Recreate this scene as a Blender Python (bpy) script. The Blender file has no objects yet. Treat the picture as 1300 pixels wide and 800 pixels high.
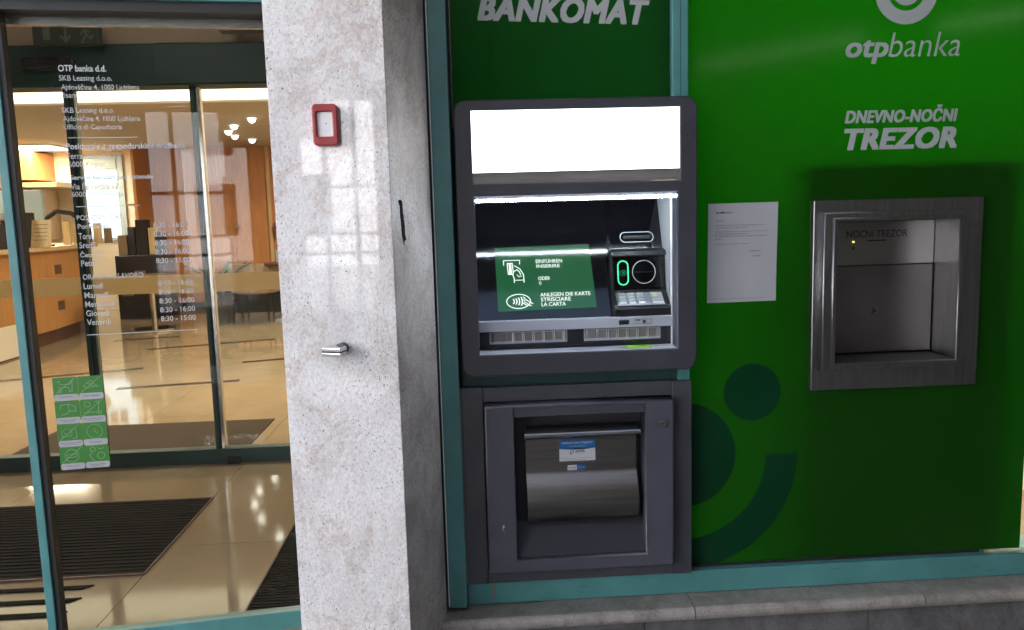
import bpy, bmesh, math, random
from mathutils import Matrix, Vector
random.seed(7)
R = math.radians
SC = bpy.context.scene
COL = SC.collection

# ------------------------------------------------------------------ camera
cd = bpy.data.cameras.new('camera')
cam = bpy.data.objects.new('camera', cd); COL.objects.link(cam)
cd.sensor_width = 36.0; cd.lens = 1000 / 1300 * 36.0
cd.clip_start = 0.05; cd.clip_end = 500
_y, _p, _r = R(3.2), R(7.05), R(1.61)
fwd = Vector((math.sin(_y) * math.cos(_p), math.cos(_y) * math.cos(_p), -math.sin(_p)))
rt = Vector((math.cos(_y), -math.sin(_y), 0)); up = rt.cross(fwd)
rt2 = rt * math.cos(_r) - up * math.sin(_r); up2 = rt * math.sin(_r) + up * math.cos(_r)
m = Matrix((rt2, up2, -fwd)).transposed().to_4x4(); m.translation = (0, -2.315, 1.35)
cam.matrix_world = m
SC.camera = cam

# ------------------------------------------------------------------ world, sun, exposure
SUN_EL = 48            # the sun stands behind the bank: the passage lies in its shade
w = bpy.data.worlds.new('World'); SC.world = w; w.use_nodes = True
wn = w.node_tree
sky = wn.nodes.new('ShaderNodeTexSky'); sky.sky_type = 'NISHITA'; sky.sun_disc = False
sky.sun_elevation = R(SUN_EL)
sky.air_density = .7; sky.dust_density = 5.0; sky.ozone_density = .6
bg = wn.nodes['Background']; bg.inputs['Strength'].default_value = 0.15
wn.links.new(sky.outputs[0], bg.inputs['Color'])
sd = bpy.data.lights.new('sun', 'SUN'); sd.energy = 5.0; sd.angle = R(0.5); sd.color = (1, .98, .95)
sun = bpy.data.objects.new('sun', sd); COL.objects.link(sun)
_az = R(-45)                         # from +Y turned towards +X
sdir = Vector((-math.sin(_az) * math.cos(R(SUN_EL)), math.cos(_az) * math.cos(R(SUN_EL)), math.sin(R(SUN_EL))))
sun.rotation_euler = sdir.to_track_quat('Z', 'Y').to_euler()
sky.sun_rotation = math.atan2(sdir.x, sdir.y)
SC.view_settings.view_transform = 'Standard'; SC.view_settings.look = 'None'
SC.view_settings.gamma = 1; SC.view_settings.use_curve_mapping = False
EXPO = 2.75
SC.view_settings.exposure = EXPO
K = 2 ** -EXPO                       # emission of lamps and screens is given in picture brightness
SC.cycles.use_adaptive_sampling = True; SC.cycles.adaptive_threshold = .02
SC.cycles.use_denoising = True
try: SC.cycles.denoiser = 'OPENIMAGEDENOISE'
except Exception: pass
SC.cycles.max_bounces = 8; SC.cycles.diffuse_bounces = 3; SC.cycles.glossy_bounces = 4
SC.cycles.transparent_max_bounces = 12; SC.cycles.sample_clamp_indirect = 6
SC.cycles.caustics_reflective = False; SC.cycles.caustics_refractive = False

# ------------------------------------------------------------------ materials
MATS = {}
def s2l(c):
    return tuple((v / 12.92 if v <= .04045 else ((v + .055) / 1.055) ** 2.4) for v in [q / 255 for q in c])
def base(name):
    mt = bpy.data.materials.new(name); mt.use_nodes = True
    return mt, mt.node_tree, mt.node_tree.nodes['Principled BSDF']
def N(nt, kind, **kw):
    n = nt.nodes.new(kind)
    for k, v in kw.items():
        if k in n.inputs: n.inputs[k].default_value = v
        else: setattr(n, k, v)
    return n
def mat(name, col, rough=.5, metal=0, var=.08, vscale=6, bump=0, bscale=60, spec=.5, coat=0, stretch=None, rvar=.1):
    mt, nt, b = base(name)
    col = tuple(col)
    tc = N(nt, 'ShaderNodeTexCoord')
    src = tc.outputs['Object']
    if stretch:
        mp = N(nt, 'ShaderNodeMapping'); mp.inputs['Scale'].default_value = stretch
        nt.links.new(src, mp.inputs[0]); src = mp.outputs[0]
    n1 = N(nt, 'ShaderNodeTexNoise', Scale=vscale, Detail=5.0, Roughness=.6)
    nt.links.new(src, n1.inputs['Vector'])
    rp = N(nt, 'ShaderNodeValToRGB')
    rp.color_ramp.elements[0].position = .3; rp.color_ramp.elements[1].position = .7
    rp.color_ramp.elements[0].color = (*[max(0, v * (1 - var)) for v in col], 1)
    rp.color_ramp.elements[1].color = (*[min(1, v * (1 + var)) for v in col], 1)
    nt.links.new(n1.outputs['Fac'], rp.inputs[0]); nt.links.new(rp.outputs[0], b.inputs['Base Color'])
    mr = N(nt, 'ShaderNodeMapRange'); mr.inputs['To Min'].default_value = max(.02, rough * (1 - rvar)); mr.inputs['To Max'].default_value = min(1, rough * (1 + rvar))
    nt.links.new(n1.outputs['Fac'], mr.inputs['Value']); nt.links.new(mr.outputs[0], b.inputs['Roughness'])
    b.inputs['Metallic'].default_value = metal; b.inputs['Specular IOR Level'].default_value = spec
    if coat: b.inputs['Coat Weight'].default_value = coat; b.inputs['Coat Roughness'].default_value = .08
    if bump:
        n2 = N(nt, 'ShaderNodeTexNoise', Scale=bscale, Detail=4.0)
        nt.links.new(src, n2.inputs['Vector'])
        bp = N(nt, 'ShaderNodeBump', Strength=bump, Distance=.002)
        nt.links.new(n2.outputs['Fac'], bp.inputs['Height']); nt.links.new(bp.outputs[0], b.inputs['Normal'])
    MATS[name] = mt
    return mt
def emit(name, col, strength):
    mt, nt, b = base(name)
    b.inputs['Base Color'].default_value = (.02, .02, .02, 1)
    b.inputs['Roughness'].default_value = .07
    b.inputs['Emission Color'].default_value = (*col, 1)
    b.inputs['Emission Strength'].default_value = strength * K
    MATS[name] = mt; return mt
def granite(name, light, dark, speck, rough, scale=1.0, bump=.15):
    mt, nt, b = base(name)
    tc = N(nt, 'ShaderNodeTexCoord'); src = tc.outputs['Object']
    mp = N(nt, 'ShaderNodeMapping'); mp.inputs['Scale'].default_value = (1, 1, .7); mp.inputs['Rotation'].default_value = (R(28), R(32), R(20))
    nt.links.new(src, mp.inputs[0])
    n1 = N(nt, 'ShaderNodeTexNoise', Scale=9.0 * scale, Detail=9.0, Roughness=.68, Distortion=.7)
    nt.links.new(mp.outputs[0], n1.inputs['Vector'])
    r1 = N(nt, 'ShaderNodeValToRGB'); e = r1.color_ramp.elements
    e[0].position = .36; e[0].color = (*dark, 1); e[1].position = .58; e[1].color = (*light, 1)
    nt.links.new(n1.outputs['Fac'], r1.inputs[0])
    # soft warm veins
    n3 = N(nt, 'ShaderNodeTexNoise', Scale=3.8 * scale, Detail=9.0, Roughness=.72, Distortion=.5)
    nt.links.new(mp.outputs[0], n3.inputs['Vector'])
    r3 = N(nt, 'ShaderNodeValToRGB'); e = r3.color_ramp.elements
    e[0].position = .47; e[0].color = (1, 1, 1, 1); e[1].position = .53; e[1].color = (1, 1, 1, 1)
    k = r3.color_ramp.elements.new(.50); k.color = (.86, .80, .77, 1)
    nt.links.new(n3.outputs['Fac'], r3.inputs[0])
    mx = N(nt, 'ShaderNodeMixRGB', blend_type='MULTIPLY'); mx.inputs[0].default_value = 1
    nt.links.new(r1.outputs[0], mx.inputs[1]); nt.links.new(r3.outputs[0], mx.inputs[2])
    # fine crystalline mottling
    n5 = N(nt, 'ShaderNodeTexNoise', Scale=150 * scale, Detail=4.0, Roughness=.75); nt.links.new(mp.outputs[0], n5.inputs['Vector'])
    r5 = N(nt, 'ShaderNodeValToRGB'); e = r5.color_ramp.elements
    e[0].position = .34; e[0].color = (.72, .69, .68, 1); e[1].position = .58; e[1].color = (1.0, 1.0, 1.0, 1)
    nt.links.new(n5.outputs['Fac'], r5.inputs[0])
    m5 = N(nt, 'ShaderNodeMixRGB', blend_type='MULTIPLY'); m5.inputs[0].default_value = .8
    nt.links.new(mx.outputs[0], m5.inputs[1]); nt.links.new(r5.outputs[0], m5.inputs[2]); mx = m5
    # dark mineral grains, drawn out along the slant of the stone
    mp2 = N(nt, 'ShaderNodeMapping'); mp2.inputs['Scale'].default_value = (1.15, 1.15, .62); mp2.inputs['Rotation'].default_value = (0, R(25), 0)
    nt.links.new(src, mp2.inputs[0])
    n2 = N(nt, 'ShaderNodeTexNoise', Scale=210 * scale, Detail=3.0, Roughness=.55)
    nt.links.new(mp2.outputs[0], n2.inputs['Vector'])
    n4 = N(nt, 'ShaderNodeTexNoise', Scale=7 * scale, Detail=5.0, Distortion=.5); nt.links.new(mp.outputs[0], n4.inputs['Vector'])
    ad = N(nt, 'ShaderNodeMath', operation='MULTIPLY_ADD'); ad.inputs[1].default_value = .16
    nt.links.new(n4.outputs['Fac'], ad.inputs[0]); nt.links.new(n2.outputs['Fac'], ad.inputs[2])
    r2 = N(nt, 'ShaderNodeValToRGB'); e = r2.color_ramp.elements
    e[0].position = .708; e[0].color = (0, 0, 0, 1); e[1].position = .775; e[1].color = (1, 1, 1, 1)
    nt.links.new(ad.outputs[0], r2.inputs[0])
    m2 = N(nt, 'ShaderNodeMixRGB'); m2.inputs[2].default_value = (*speck, 1)
    nt.links.new(r2.outputs[0], m2.inputs[0]); nt.links.new(mx.outputs[0], m2.inputs[1])
    nt.links.new(m2.outputs[0], b.inputs['Base Color'])
    mr = N(nt, 'ShaderNodeMapRange'); mr.inputs['To Min'].default_value = rough * .7; mr.inputs['To Max'].default_value = rough * 1.4
    nt.links.new(n1.outputs['Fac'], mr.inputs['Value']); nt.links.new(mr.outputs[0], b.inputs['Roughness'])
    bp = N(nt, 'ShaderNodeBump', Strength=bump, Distance=.0012); nt.links.new(r2.outputs[0], bp.inputs['Height']); bp.invert = True
    nt.links.new(bp.outputs[0], b.inputs['Normal'])
    MATS[name] = mt; return mt
def wood(name, col, rough=.35, scale=1.0):
    mt, nt, b = base(name)
    tc = N(nt, 'ShaderNodeTexCoord')
    mp = N(nt, 'ShaderNodeMapping'); mp.inputs['Scale'].default_value = (9 * scale, 9 * scale, .8 * scale)
    nt.links.new(tc.outputs['Object'], mp.inputs[0])
    n1 = N(nt, 'ShaderNodeTexNoise', Scale=3.0, Detail=8.0, Roughness=.65, Distortion=.4); nt.links.new(mp.outputs[0], n1.inputs['Vector'])
    r1 = N(nt, 'ShaderNodeValToRGB'); e = r1.color_ramp.elements
    e[0].position = .3; e[0].color = (*[v * .8 for v in col], 1); e[1].position = .7; e[1].color = (*[min(1, v * 1.15) for v in col], 1)
    nt.links.new(n1.outputs['Fac'], r1.inputs[0]); nt.links.new(r1.outputs[0], b.inputs['Base Color'])
    b.inputs['Roughness'].default_value = rough
    MATS[name] = mt; return mt
def thin_glass(name, tint=(.97, .985, .98), rough=.0, refl=1.0):
    mt, nt, b = base(name); nt.nodes.remove(b)
    out = nt.nodes['Material Output']
    tr = N(nt, 'ShaderNodeBsdfTransparent'); tr.inputs[0].default_value = (*tint, 1)
    gl = N(nt, 'ShaderNodeBsdfGlossy'); gl.inputs['Roughness'].default_value = rough
    fr = N(nt, 'ShaderNodeFresnel', IOR=1.5)
    mu = N(nt, 'ShaderNodeMath', operation='MULTIPLY'); mu.inputs[1].default_value = refl; mu.use_clamp = True
    mx = N(nt, 'ShaderNodeMixShader')
    nt.links.new(fr.outputs[0], mu.inputs[0]); nt.links.new(mu.outputs[0], mx.inputs[0])
    nt.links.new(tr.outputs[0], mx.inputs[1]); nt.links.new(gl.outputs[0], mx.inputs[2]); nt.links.new(mx.outputs[0], out.inputs[0])
    MATS[name] = mt; return mt
def film(name, col, trans=.5, rough=.12, back=2.0):
    """printed translucent film on glass: diffuse from the front, glows when lit from the room behind"""
    mt, nt, b = base(name); nt.nodes.remove(b)
    out = nt.nodes['Material Output']
    tc = N(nt, 'ShaderNodeTexCoord'); n1 = N(nt, 'ShaderNodeTexNoise', Scale=1.7, Detail=4.0); nt.links.new(tc.outputs['Object'], n1.inputs[0])
    rp = N(nt, 'ShaderNodeValToRGB'); rp.color_ramp.elements[0].color = (*[v * .93 for v in col], 1); rp.color_ramp.elements[1].color = (*[v * 1.07 for v in col], 1)
    nt.links.new(n1.outputs['Fac'], rp.inputs[0])
    d = N(nt, 'ShaderNodeBsdfDiffuse'); t = N(nt, 'ShaderNodeBsdfTranslucent')
    nt.links.new(rp.outputs[0], d.inputs[0]); t.inputs[0].default_value = (*[min(1, v * back) for v in col], 1)
    m1 = N(nt, 'ShaderNodeMixShader'); m1.inputs[0].default_value = trans
    nt.links.new(d.outputs[0], m1.inputs[1]); nt.links.new(t.outputs[0], m1.inputs[2])
    gl = N(nt, 'ShaderNodeBsdfGlossy'); gl.inputs['Roughness'].default_value = rough
    fr = N(nt, 'ShaderNodeFresnel', IOR=1.3)
    mx = N(nt, 'ShaderNodeMixShader'); nt.links.new(fr.outputs[0], mx.inputs[0])
    nt.links.new(m1.outputs[0], mx.inputs[1]); nt.links.new(gl.outputs[0], mx.inputs[2]); nt.links.new(mx.outputs[0], out.inputs[0])
    MATS[name] = mt; return mt

granite('granite', (.83, .82, .815), (.70, .685, .675), (.14, .115, .11), .03, bump=.03)
granite('granite_shaded', (.60, .555, .535), (.40, .355, .335), (.03, .02, .02), .5)  # same stone as the front; shade of the side put into its darker colour
granite('sill_stone', (.33, .31, .285), (.22, .205, .19), (.05, .05, .05), .45, 1.4)
granite('base_stone', (.15, .148, .15), (.08, .08, .083), (.03, .03, .03), .55, 1.2)
mat('teal', (.068, .215, .215), .38, var=.15, vscale=7, bump=.08, bscale=220)
mat('teal_dark', (.012, .045, .045), .45, var=.08)
mat('teal_inner', (.016, .056, .051), .5, var=.06)
mat('gasket', (.012, .012, .012), .6)
mat('mirror_stone', (.3, .3, .3), .2)
film('green_film', (.014, .105, .006), .6, .10, 3.2)
film('green_film_dark', (.012, .095, .018), .6, .12, 2.0)
film('green_mark', (.007, .070, .025), .5, .10, 2.5)
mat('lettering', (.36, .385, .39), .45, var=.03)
mat('atm_grey', (.040, .042, .053), .42, var=.14, vscale=7, bump=.12, bscale=500, rvar=.3)
mat('atm_light', (.34, .36, .41), .38, var=.05, bump=.08, bscale=400)
mat('atm_wall', (.60, .62, .66), .35, var=.04)
mat('cab_grey', (.050, .051, .062), .40, var=.14, vscale=7, bump=.12, bscale=500, rvar=.3)
mat('cab_face', (.064, .065, .084), .32, var=.12, vscale=8, bump=.12, bscale=500, rvar=.35)
mat('cab_inset', (.020, .021, .028), .55, var=.1, vscale=7, bump=.12, bscale=500)
mat('black_glass', (.004, .004, .006), .06, var=.1, spec=.6)
mat('black_plastic', (.012, .012, .015), .35, var=.15, bump=.1, bscale=300)
mat('chrome', (.62, .62, .63), .10, 1, var=.05)
mat('dark_chrome', (.55, .53, .51), .2, .75, var=.1)
mat('steel', (.34, .335, .33), .33, 1, var=.14, vscale=5, stretch=(1.2, 30, 30), bump=.06, bscale=50, rvar=.25)
mat('steel_dark', (.20, .188, .18), .33, 1, var=.16, vscale=5, stretch=(1.2, 30, 30), bump=.06, bscale=50, rvar=.25)
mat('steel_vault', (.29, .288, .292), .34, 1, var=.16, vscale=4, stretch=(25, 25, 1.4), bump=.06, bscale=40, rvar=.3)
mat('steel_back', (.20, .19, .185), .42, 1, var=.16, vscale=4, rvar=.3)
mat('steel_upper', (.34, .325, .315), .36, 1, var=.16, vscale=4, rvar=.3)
mat('ink', (.015, .015, .015), .6)
mat('ink_soft', (.12, .12, .13), .7)
mat('paper', (.34, .35, .375), .75, var=.03, vscale=9, bump=.5, bscale=14)  # greyer than real paper: shade on the wall put into its colour
mat('red', (.30, .028, .028), .32, var=.06, bump=.06, bscale=150)
mat('white_plastic', (.75, .76, .76), .3, var=.03)
mat('blue_print', (.010, .10, .30), .4)
mat('sticker_white', (.46, .46, .48), .45, var=.03)
mat('caption_grey', (.34, .34, .37), .5)
mat('sticker_green', (.032, .175, .022), .4, var=.04)
mat('icon_pale', (.22, .36, .20), .5)
mat('key_metal', (.72, .75, .78), .35, .2, var=.05)
mat('etched', (.40, .415, .42), .6, var=.03)
emit('sign_light', (.97, .98, 1.0), 6.0)
emit('led_white', (.80, .89, 1.0), 170.0)
emit('screen_green', s2l((24, 108, 60)), .72)
emit('screen_white', (.85, .95, .9), 1.5)
emit('led_green', (.08, .9, .42), 1.6)
emit('led_green_dim', (.02, .5, .22), .9)
emit('led_yellow', (1, .8, .1), 2.5)
emit('cove_glow', (1.0, .86, .58), 3.2)
emit('spot_glow', (1.0, .93, .80), 14.0)
emit('tube_glow', (1.0, .95, .86), 4.0)
emit('batten_glow', (1.0, .93, .72), 7.0)
emit('window_glow', (.80, .92, 1.0), 2.2)
mat('floor_stone', (.34, .27, .18), .07, var=.10, vscale=2.6, spec=.55, rvar=.4)
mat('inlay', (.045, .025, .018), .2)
mat('joint', (.16, .11, .065), .6)
mat('mat_dark', (.012, .010, .008), .9, var=.2, spec=.08)
mat('mat_rib', (.030, .024, .020), .8, var=.2, spec=.08)
mat('carpet', (.06, .044, .032), .95, var=.15, vscale=60, spec=.1)
wood('wood_orange', (.52, .22, .07), .32)
wood('wood_desk', (.50, .24, .075), .35)
wood('wood_dark', (.11, .045, .025), .4)
wood('wood_pale', (.60, .43, .22), .4)
mat('wall_white', (.72, .66, .56), .7, var=.03)
mat('wall_warm', (.62, .50, .36), .7, var=.03)
mat('ceiling', (.50, .43, .35), .8, var=.03)
mat('plant', (.025, .05, .022), .5, var=.3, vscale=12)
mat('pot', (.04, .035, .03), .6)
mat('blue_grey', (.42, .52, .58), .5)
mat('beige_cloth', (.30, .22, .15), .8)
film('frost', (.66, .55, .36), .66, .5, 1.5)
mat('tray_dark', (.16, .15, .14), .5)
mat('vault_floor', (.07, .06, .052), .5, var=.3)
mat('scuff', (.04, .13, .13), .6)
mat('scratch', (.16, .16, .18), .5)
mat('lime', (.22, .55, .03), .5)
mat('brown_box', (.22, .14, .07), .6)
mat('exit_green', (.035, .055, .038), .4)
mat('exit_pale', (.14, .18, .12), .5)
mat('ground', (.17, .168, .165), .8, var=.12, bump=.3)
mat('passage_ceiling', (.42, .41, .40), .8)
mat('passage_wall', (.28, .27, .265), .7)
mat('white_render', (.84, .86, .90), .85, var=.04)
mat('plaster', (.66, .685, .73), .85, var=.04)
mat('dark_window', (.03, .035, .04), .1)
thin_glass('glass', (.95, .965, .955), 0, .5)
thin_glass('glass_tint', (.925, .94, .93), .0, .35)

# ------------------------------------------------------------------ mesh helpers
INV = {}
def meta(o, label=None, cat=None, group=None, kind=None):
    if label: o['label'] = label
    if cat: o['category'] = cat
    if group: o['group'] = group
    if kind: o['kind'] = kind
    return o
def thing(name, label, cat, loc=(0, 0, 0), rotz=0, group=None, local=False):
    """an Empty at the thing's base; parts are given in world coordinates unless local"""
    o = bpy.data.objects.new(name, None); COL.objects.link(o)
    o.empty_display_size = .05
    o.location = loc; o.rotation_euler = (0, 0, rotz)
    M = Matrix.Translation(loc) @ Matrix.Rotation(rotz, 4, 'Z')
    INV[o.name] = Matrix.Identity(4) if local else M.inverted()
    return meta(o, label, cat, group)
def root_of(o):
    while o.parent: o = o.parent
    return o
def mk(name, bm, m, parent=None, loc=None, smooth=False):
    me = bpy.data.meshes.new(name)
    if isinstance(bm, bpy.types.Mesh):
        bpy.data.meshes.remove(me); me = bm; me.name = name
    else:
        bm.to_mesh(me); bm.free()
    o = bpy.data.objects.new(name, me); COL.objects.link(o)
    if parent is not None:
        inv = INV.get(root_of(parent).name, Matrix.Identity(4))
        if inv != Matrix.Identity(4): me.transform(inv)
        o.parent = parent
    elif loc is not None:
        me.transform(Matrix.Translation(loc).inverted()); o.location = loc
    me.materials.clear(); me.materials.append(MATS[m])
    if smooth:
        for p in me.polygons: p.use_smooth = True
    return o
def new(): return bmesh.new()
def box(bm, x0, x1, y0, y1, z0, z1, bev=0, seg=2, M=None):
    r = bmesh.ops.create_cube(bm, size=1)
    vs = r['verts']
    T = Matrix.Translation(((x0 + x1) / 2, (y0 + y1) / 2, (z0 + z1) / 2)) @ Matrix.Diagonal((abs(x1 - x0), abs(y1 - y0), abs(z1 - z0), 1))
    bmesh.ops.transform(bm, matrix=T, verts=vs)
    if bev:
        es = list({e for v in vs for e in v.link_edges})
        rr = bmesh.ops.bevel(bm, geom=es, offset=bev, segments=seg, profile=.5, affect='EDGES')
        vs = list({v for f in rr['faces'] for v in f.verts} | {v for v in vs if v.is_valid})
    if M is not None: bmesh.ops.transform(bm, matrix=M, verts=[v for v in vs if v.is_valid])
    return bm
def B(name, m, parent, x0, x1, y0, y1, z0, z1, bev=0, seg=2, M=None, loc=None):
    return mk(name, box(new(), x0, x1, y0, y1, z0, z1, bev, seg, M), m, parent, loc)
def extrude_x(bm, prof, x0, x1):
    """closed YZ profile swept along X"""
    a = [bm.verts.new((x0, y, z)) for y, z in prof]; b = [bm.verts.new((x1, y, z)) for y, z in prof]
    n = len(prof)
    for i in range(n): bm.faces.new((a[i], a[(i + 1) % n], b[(i + 1) % n], b[i]))
    bm.faces.new(a[::-1]); bm.faces.new(b)
    bmesh.ops.recalc_face_normals(bm, faces=bm.faces[:])
    return bm
def extrude_z(bm, prof, z0, z1):
    a = [bm.verts.new((x, y, z0)) for x, y in prof]; b = [bm.verts.new((x, y, z1)) for x, y in prof]
    n = len(prof)
    for i in range(n): bm.faces.new((a[i], a[(i + 1) % n], b[(i + 1) % n], b[i]))
    bm.faces.new(a[::-1]); bm.faces.new(b)
    bmesh.ops.recalc_face_normals(bm, faces=bm.faces[:])
    return bm
def cyl(bm, p0, p1, r, n=16, r2=None):
    p0, p1 = Vector(p0), Vector(p1); d = p1 - p0
    M = Matrix.Translation((p0 + p1) / 2) @ d.to_track_quat('Z', 'Y').to_matrix().to_4x4()
    bmesh.ops.create_cone(bm, cap_ends=True, segments=n, radius1=r, radius2=r if r2 is None else r2, depth=d.length, matrix=M)
    return bm
FRONT = Matrix(((1, 0, 0, 0), (0, 0, -1, 0), (0, 1, 0, 0), (0, 0, 0, 1)))   # (x, y, z) -> (x, -z, y)
def rrect(x0, x1, z0, z1, r, n=6):
    pts = []
    for cx, cz, a0 in ((x1 - r, z1 - r, 0), (x0 + r, z1 - r, 90), (x0 + r, z0 + r, 180), (x1 - r, z0 + r, 270)):
        for i in range(n + 1 if r > 0 else 1):
            a = R(a0 + 90 * i / n); pts.append((cx + r * math.cos(a), cz + r * math.sin(a)))
    return pts
def circle(cx, cz, r, n=40, a0=0, a1=360):
    k = n if a1 - a0 == 360 else n + 1
    return [(cx + r * math.cos(R(a0 + (a1 - a0) * i / n)), cz + r * math.sin(R(a0 + (a1 - a0) * i / n))) for i in range(k)]
def sector(cx, cz, r0, r1, a0, a1, n=32):
    return circle(cx, cz, r1, n, a0, a1) + circle(cx, cz, r0, n, a0, a1)[::-1]
def plate_mesh(loops, y_front, depth, bev=0, M=None):
    """flat plate in the XZ plane with holes (first loop = outline), front face at y_front, real thickness, bevelled rim"""
    cu = bpy.data.curves.new('tmp', 'CURVE'); cu.dimensions = '2D'; cu.fill_mode = 'BOTH'
    for lp in loops:
        sp = cu.splines.new('POLY'); sp.points.add(len(lp) - 1)
        for p, (x, z) in zip(sp.points, lp): p.co = (x, z, 0, 1)
        sp.use_cyclic_u = True
    cu.extrude = max(depth / 2 - bev, 1e-5); cu.bevel_depth = bev; cu.bevel_resolution = 2; cu.offset = -bev
    o = bpy.data.objects.new('tmp', cu)
    me = bpy.data.meshes.new_from_object(o)
    bpy.data.objects.remove(o); bpy.data.curves.remove(cu)
    T = Matrix.Translation((0, y_front + depth / 2, 0)) @ FRONT
    me.transform(T if M is None else M @ T)
    return me
def plate(name, m, parent, loops, y_front, depth, bev=0, M=None, loc=None):
    return mk(name, plate_mesh(loops, y_front, depth, bev, M), m, parent, loc)
def rect(x0, x1, z0, z1): return [(x0, z0), (x1, z0), (x1, z1), (x0, z1)]
def text_mesh(s, bx, y, bold=0, shear=0, rot=0, M=None, thick=.0004, space=1.0, heavy=0):
    """lettering fitted to the box (x0, x1, z0, z1) in the XZ plane; x1 None keeps the letter proportions"""
    cu = bpy.data.curves.new('tmp', 'FONT'); cu.body = s; cu.size = 1; cu.resolution_u = 3
    cu.offset = bold; cu.shear = shear; cu.fill_mode = 'FRONT'; cu.extrude = 0; cu.space_character = space
    o = bpy.data.objects.new('tmp', cu)
    me = bpy.data.meshes.new_from_object(o)
    bpy.data.objects.remove(o); bpy.data.curves.remove(cu)
    xs = [v.co.x for v in me.vertices]; zs = [v.co.y for v in me.vertices]
    ax, bx_, az, bz = min(xs), max(xs), min(zs), max(zs)
    sz = (bx[3] - bx[2]) / (bz - az)
    sx = sz if bx[1] is None else (bx[1] - bx[0]) / (bx_ - ax)
    for v in me.vertices:
        v.co = ((v.co.x - ax) * sx, (v.co.y - az) * sz, 0)
    if heavy:                                          # extra stroke weight: shifted layers, each a hair in front of the last
        b = bmesh.new()
        for k, (dx, dz_) in enumerate(((0, 0), (-1, -.6), (1, -.6), (-1, .6), (1, .6), (-.5, .3), (.5, -.3))):
            b2 = me.copy()
            b2.transform(Matrix.Translation((dx * heavy, dz_ * heavy, .00010 * k))); b.from_mesh(b2); bpy.data.meshes.remove(b2)
        b.to_mesh(me); b.free()
    T = Matrix.Translation((bx[0], y, bx[2])) @ Matrix.Rotation(R(-rot), 4, 'Y') @ FRONT
    me.transform(T if M is None else M @ T)
    return me
def text(name, s, m, parent, bx, y, **kw):
    return mk(name, text_mesh(s, bx, y, **kw), m, parent)
def stroke(bm, pts, w, y, closed=False, M=None):
    """flat line drawing of width w in the XZ plane"""
    vs = []
    n = len(pts)
    seq = range(n if closed else n - 1)
    for i in seq:
        a = Vector((pts[i][0], y, pts[i][1])); b = Vector((pts[(i + 1) % n][0], y, pts[(i + 1) % n][1]))
        d = (b - a)
        if d.length < 1e-6: continue
        d.normalize(); nn = Vector((-d.z, 0, d.x)) * w / 2; e = d * w * .35
        q = [bm.verts.new(p) for p in (a - e - nn, b + e - nn, b + e + nn, a - e + nn)]
        bm.faces.new(q); vs += q
    if M is not None: bmesh.ops.transform(bm, matrix=M, verts=vs)
    return bm
def frame_loop(bm, outer, inner, y, M=None):
    """flat ring between two loops of equal length"""
    a = [bm.verts.new((x, y, z)) for x, z in outer]; b = [bm.verts.new((x, y, z)) for x, z in inner]
    n = len(a)
    for i in range(n): bm.faces.new((a[i], a[(i + 1) % n], b[(i + 1) % n], b[i]))
    if M is not None: bmesh.ops.transform(bm, matrix=M, verts=a + b)
    return bm
def grow(pts, d):
    cx = sum(p[0] for p in pts) / len(pts); cz = sum(p[1] for p in pts) / len(pts)
    return [(x + math.copysign(min(d, abs(x - cx)), x - cx) if False else cx + (x - cx) * (1 + d), cz + (z - cz) * (1 + d)) for x, z in pts]

# ================================================================== the setting
def struct(name, bm, m): return meta(mk(name, bm, m), kind='structure')
bm = new(); box(bm, -60, 60, -70, -.5, -.25, -.02); box(bm, -60, -8.2, -.5, 12, -.25, -.02); box(bm, 2.8, 60, -.5, 12, -.25, -.02); box(bm, -8.2, 2.8, -.5, .12, -.25, -.02)
struct('street_ground', bm, 'ground')
bm = new(); box(bm, -1.25, 9, -2.2, .0, 3.1, 3.4); box(bm, 1.5, 9, -3.3, -2.2, 3.1, 3.4); box(bm, -1.25, 9, -7.6, -3.3, 3.1, 3.4); box(bm, -22, -1.25, -.7, .0, 3.1, 3.4); box(bm, -3.7, -1.25, -7.6, -2.9, 3.1, 3.4)  # unseen ceiling; its gaps are added to light the pillar and glint on chrome
struct('passage_ceiling', bm, 'passage_ceiling')
# the bank's outer shell above and beside the glazed bays
bm = new()
box(bm, -22, 9, .02, .25, 2.32, 3.4); box(bm, -22, -2.35, .02, .25, -.02, 2.32); box(bm, 2.02, 9, .02, .25, -.02, 2.32)
box(bm, -22, 9, -.3, 12, 3.4, 5.2)
struct('facade_wall', bm, 'passage_wall')
bm = new(); box(bm, -14, 9, .25, 12, 3.15, 3.4); box(bm, -8.3, -8.1, .25, 12, -.02, 3.15); box(bm, 2.6, 2.8, .25, 12, -.02, 3.15); box(bm, -8.1, 2.6, 11.6, 11.8, -.02, 3.15)
struct('building_shell', bm, 'wall_warm')
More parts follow.
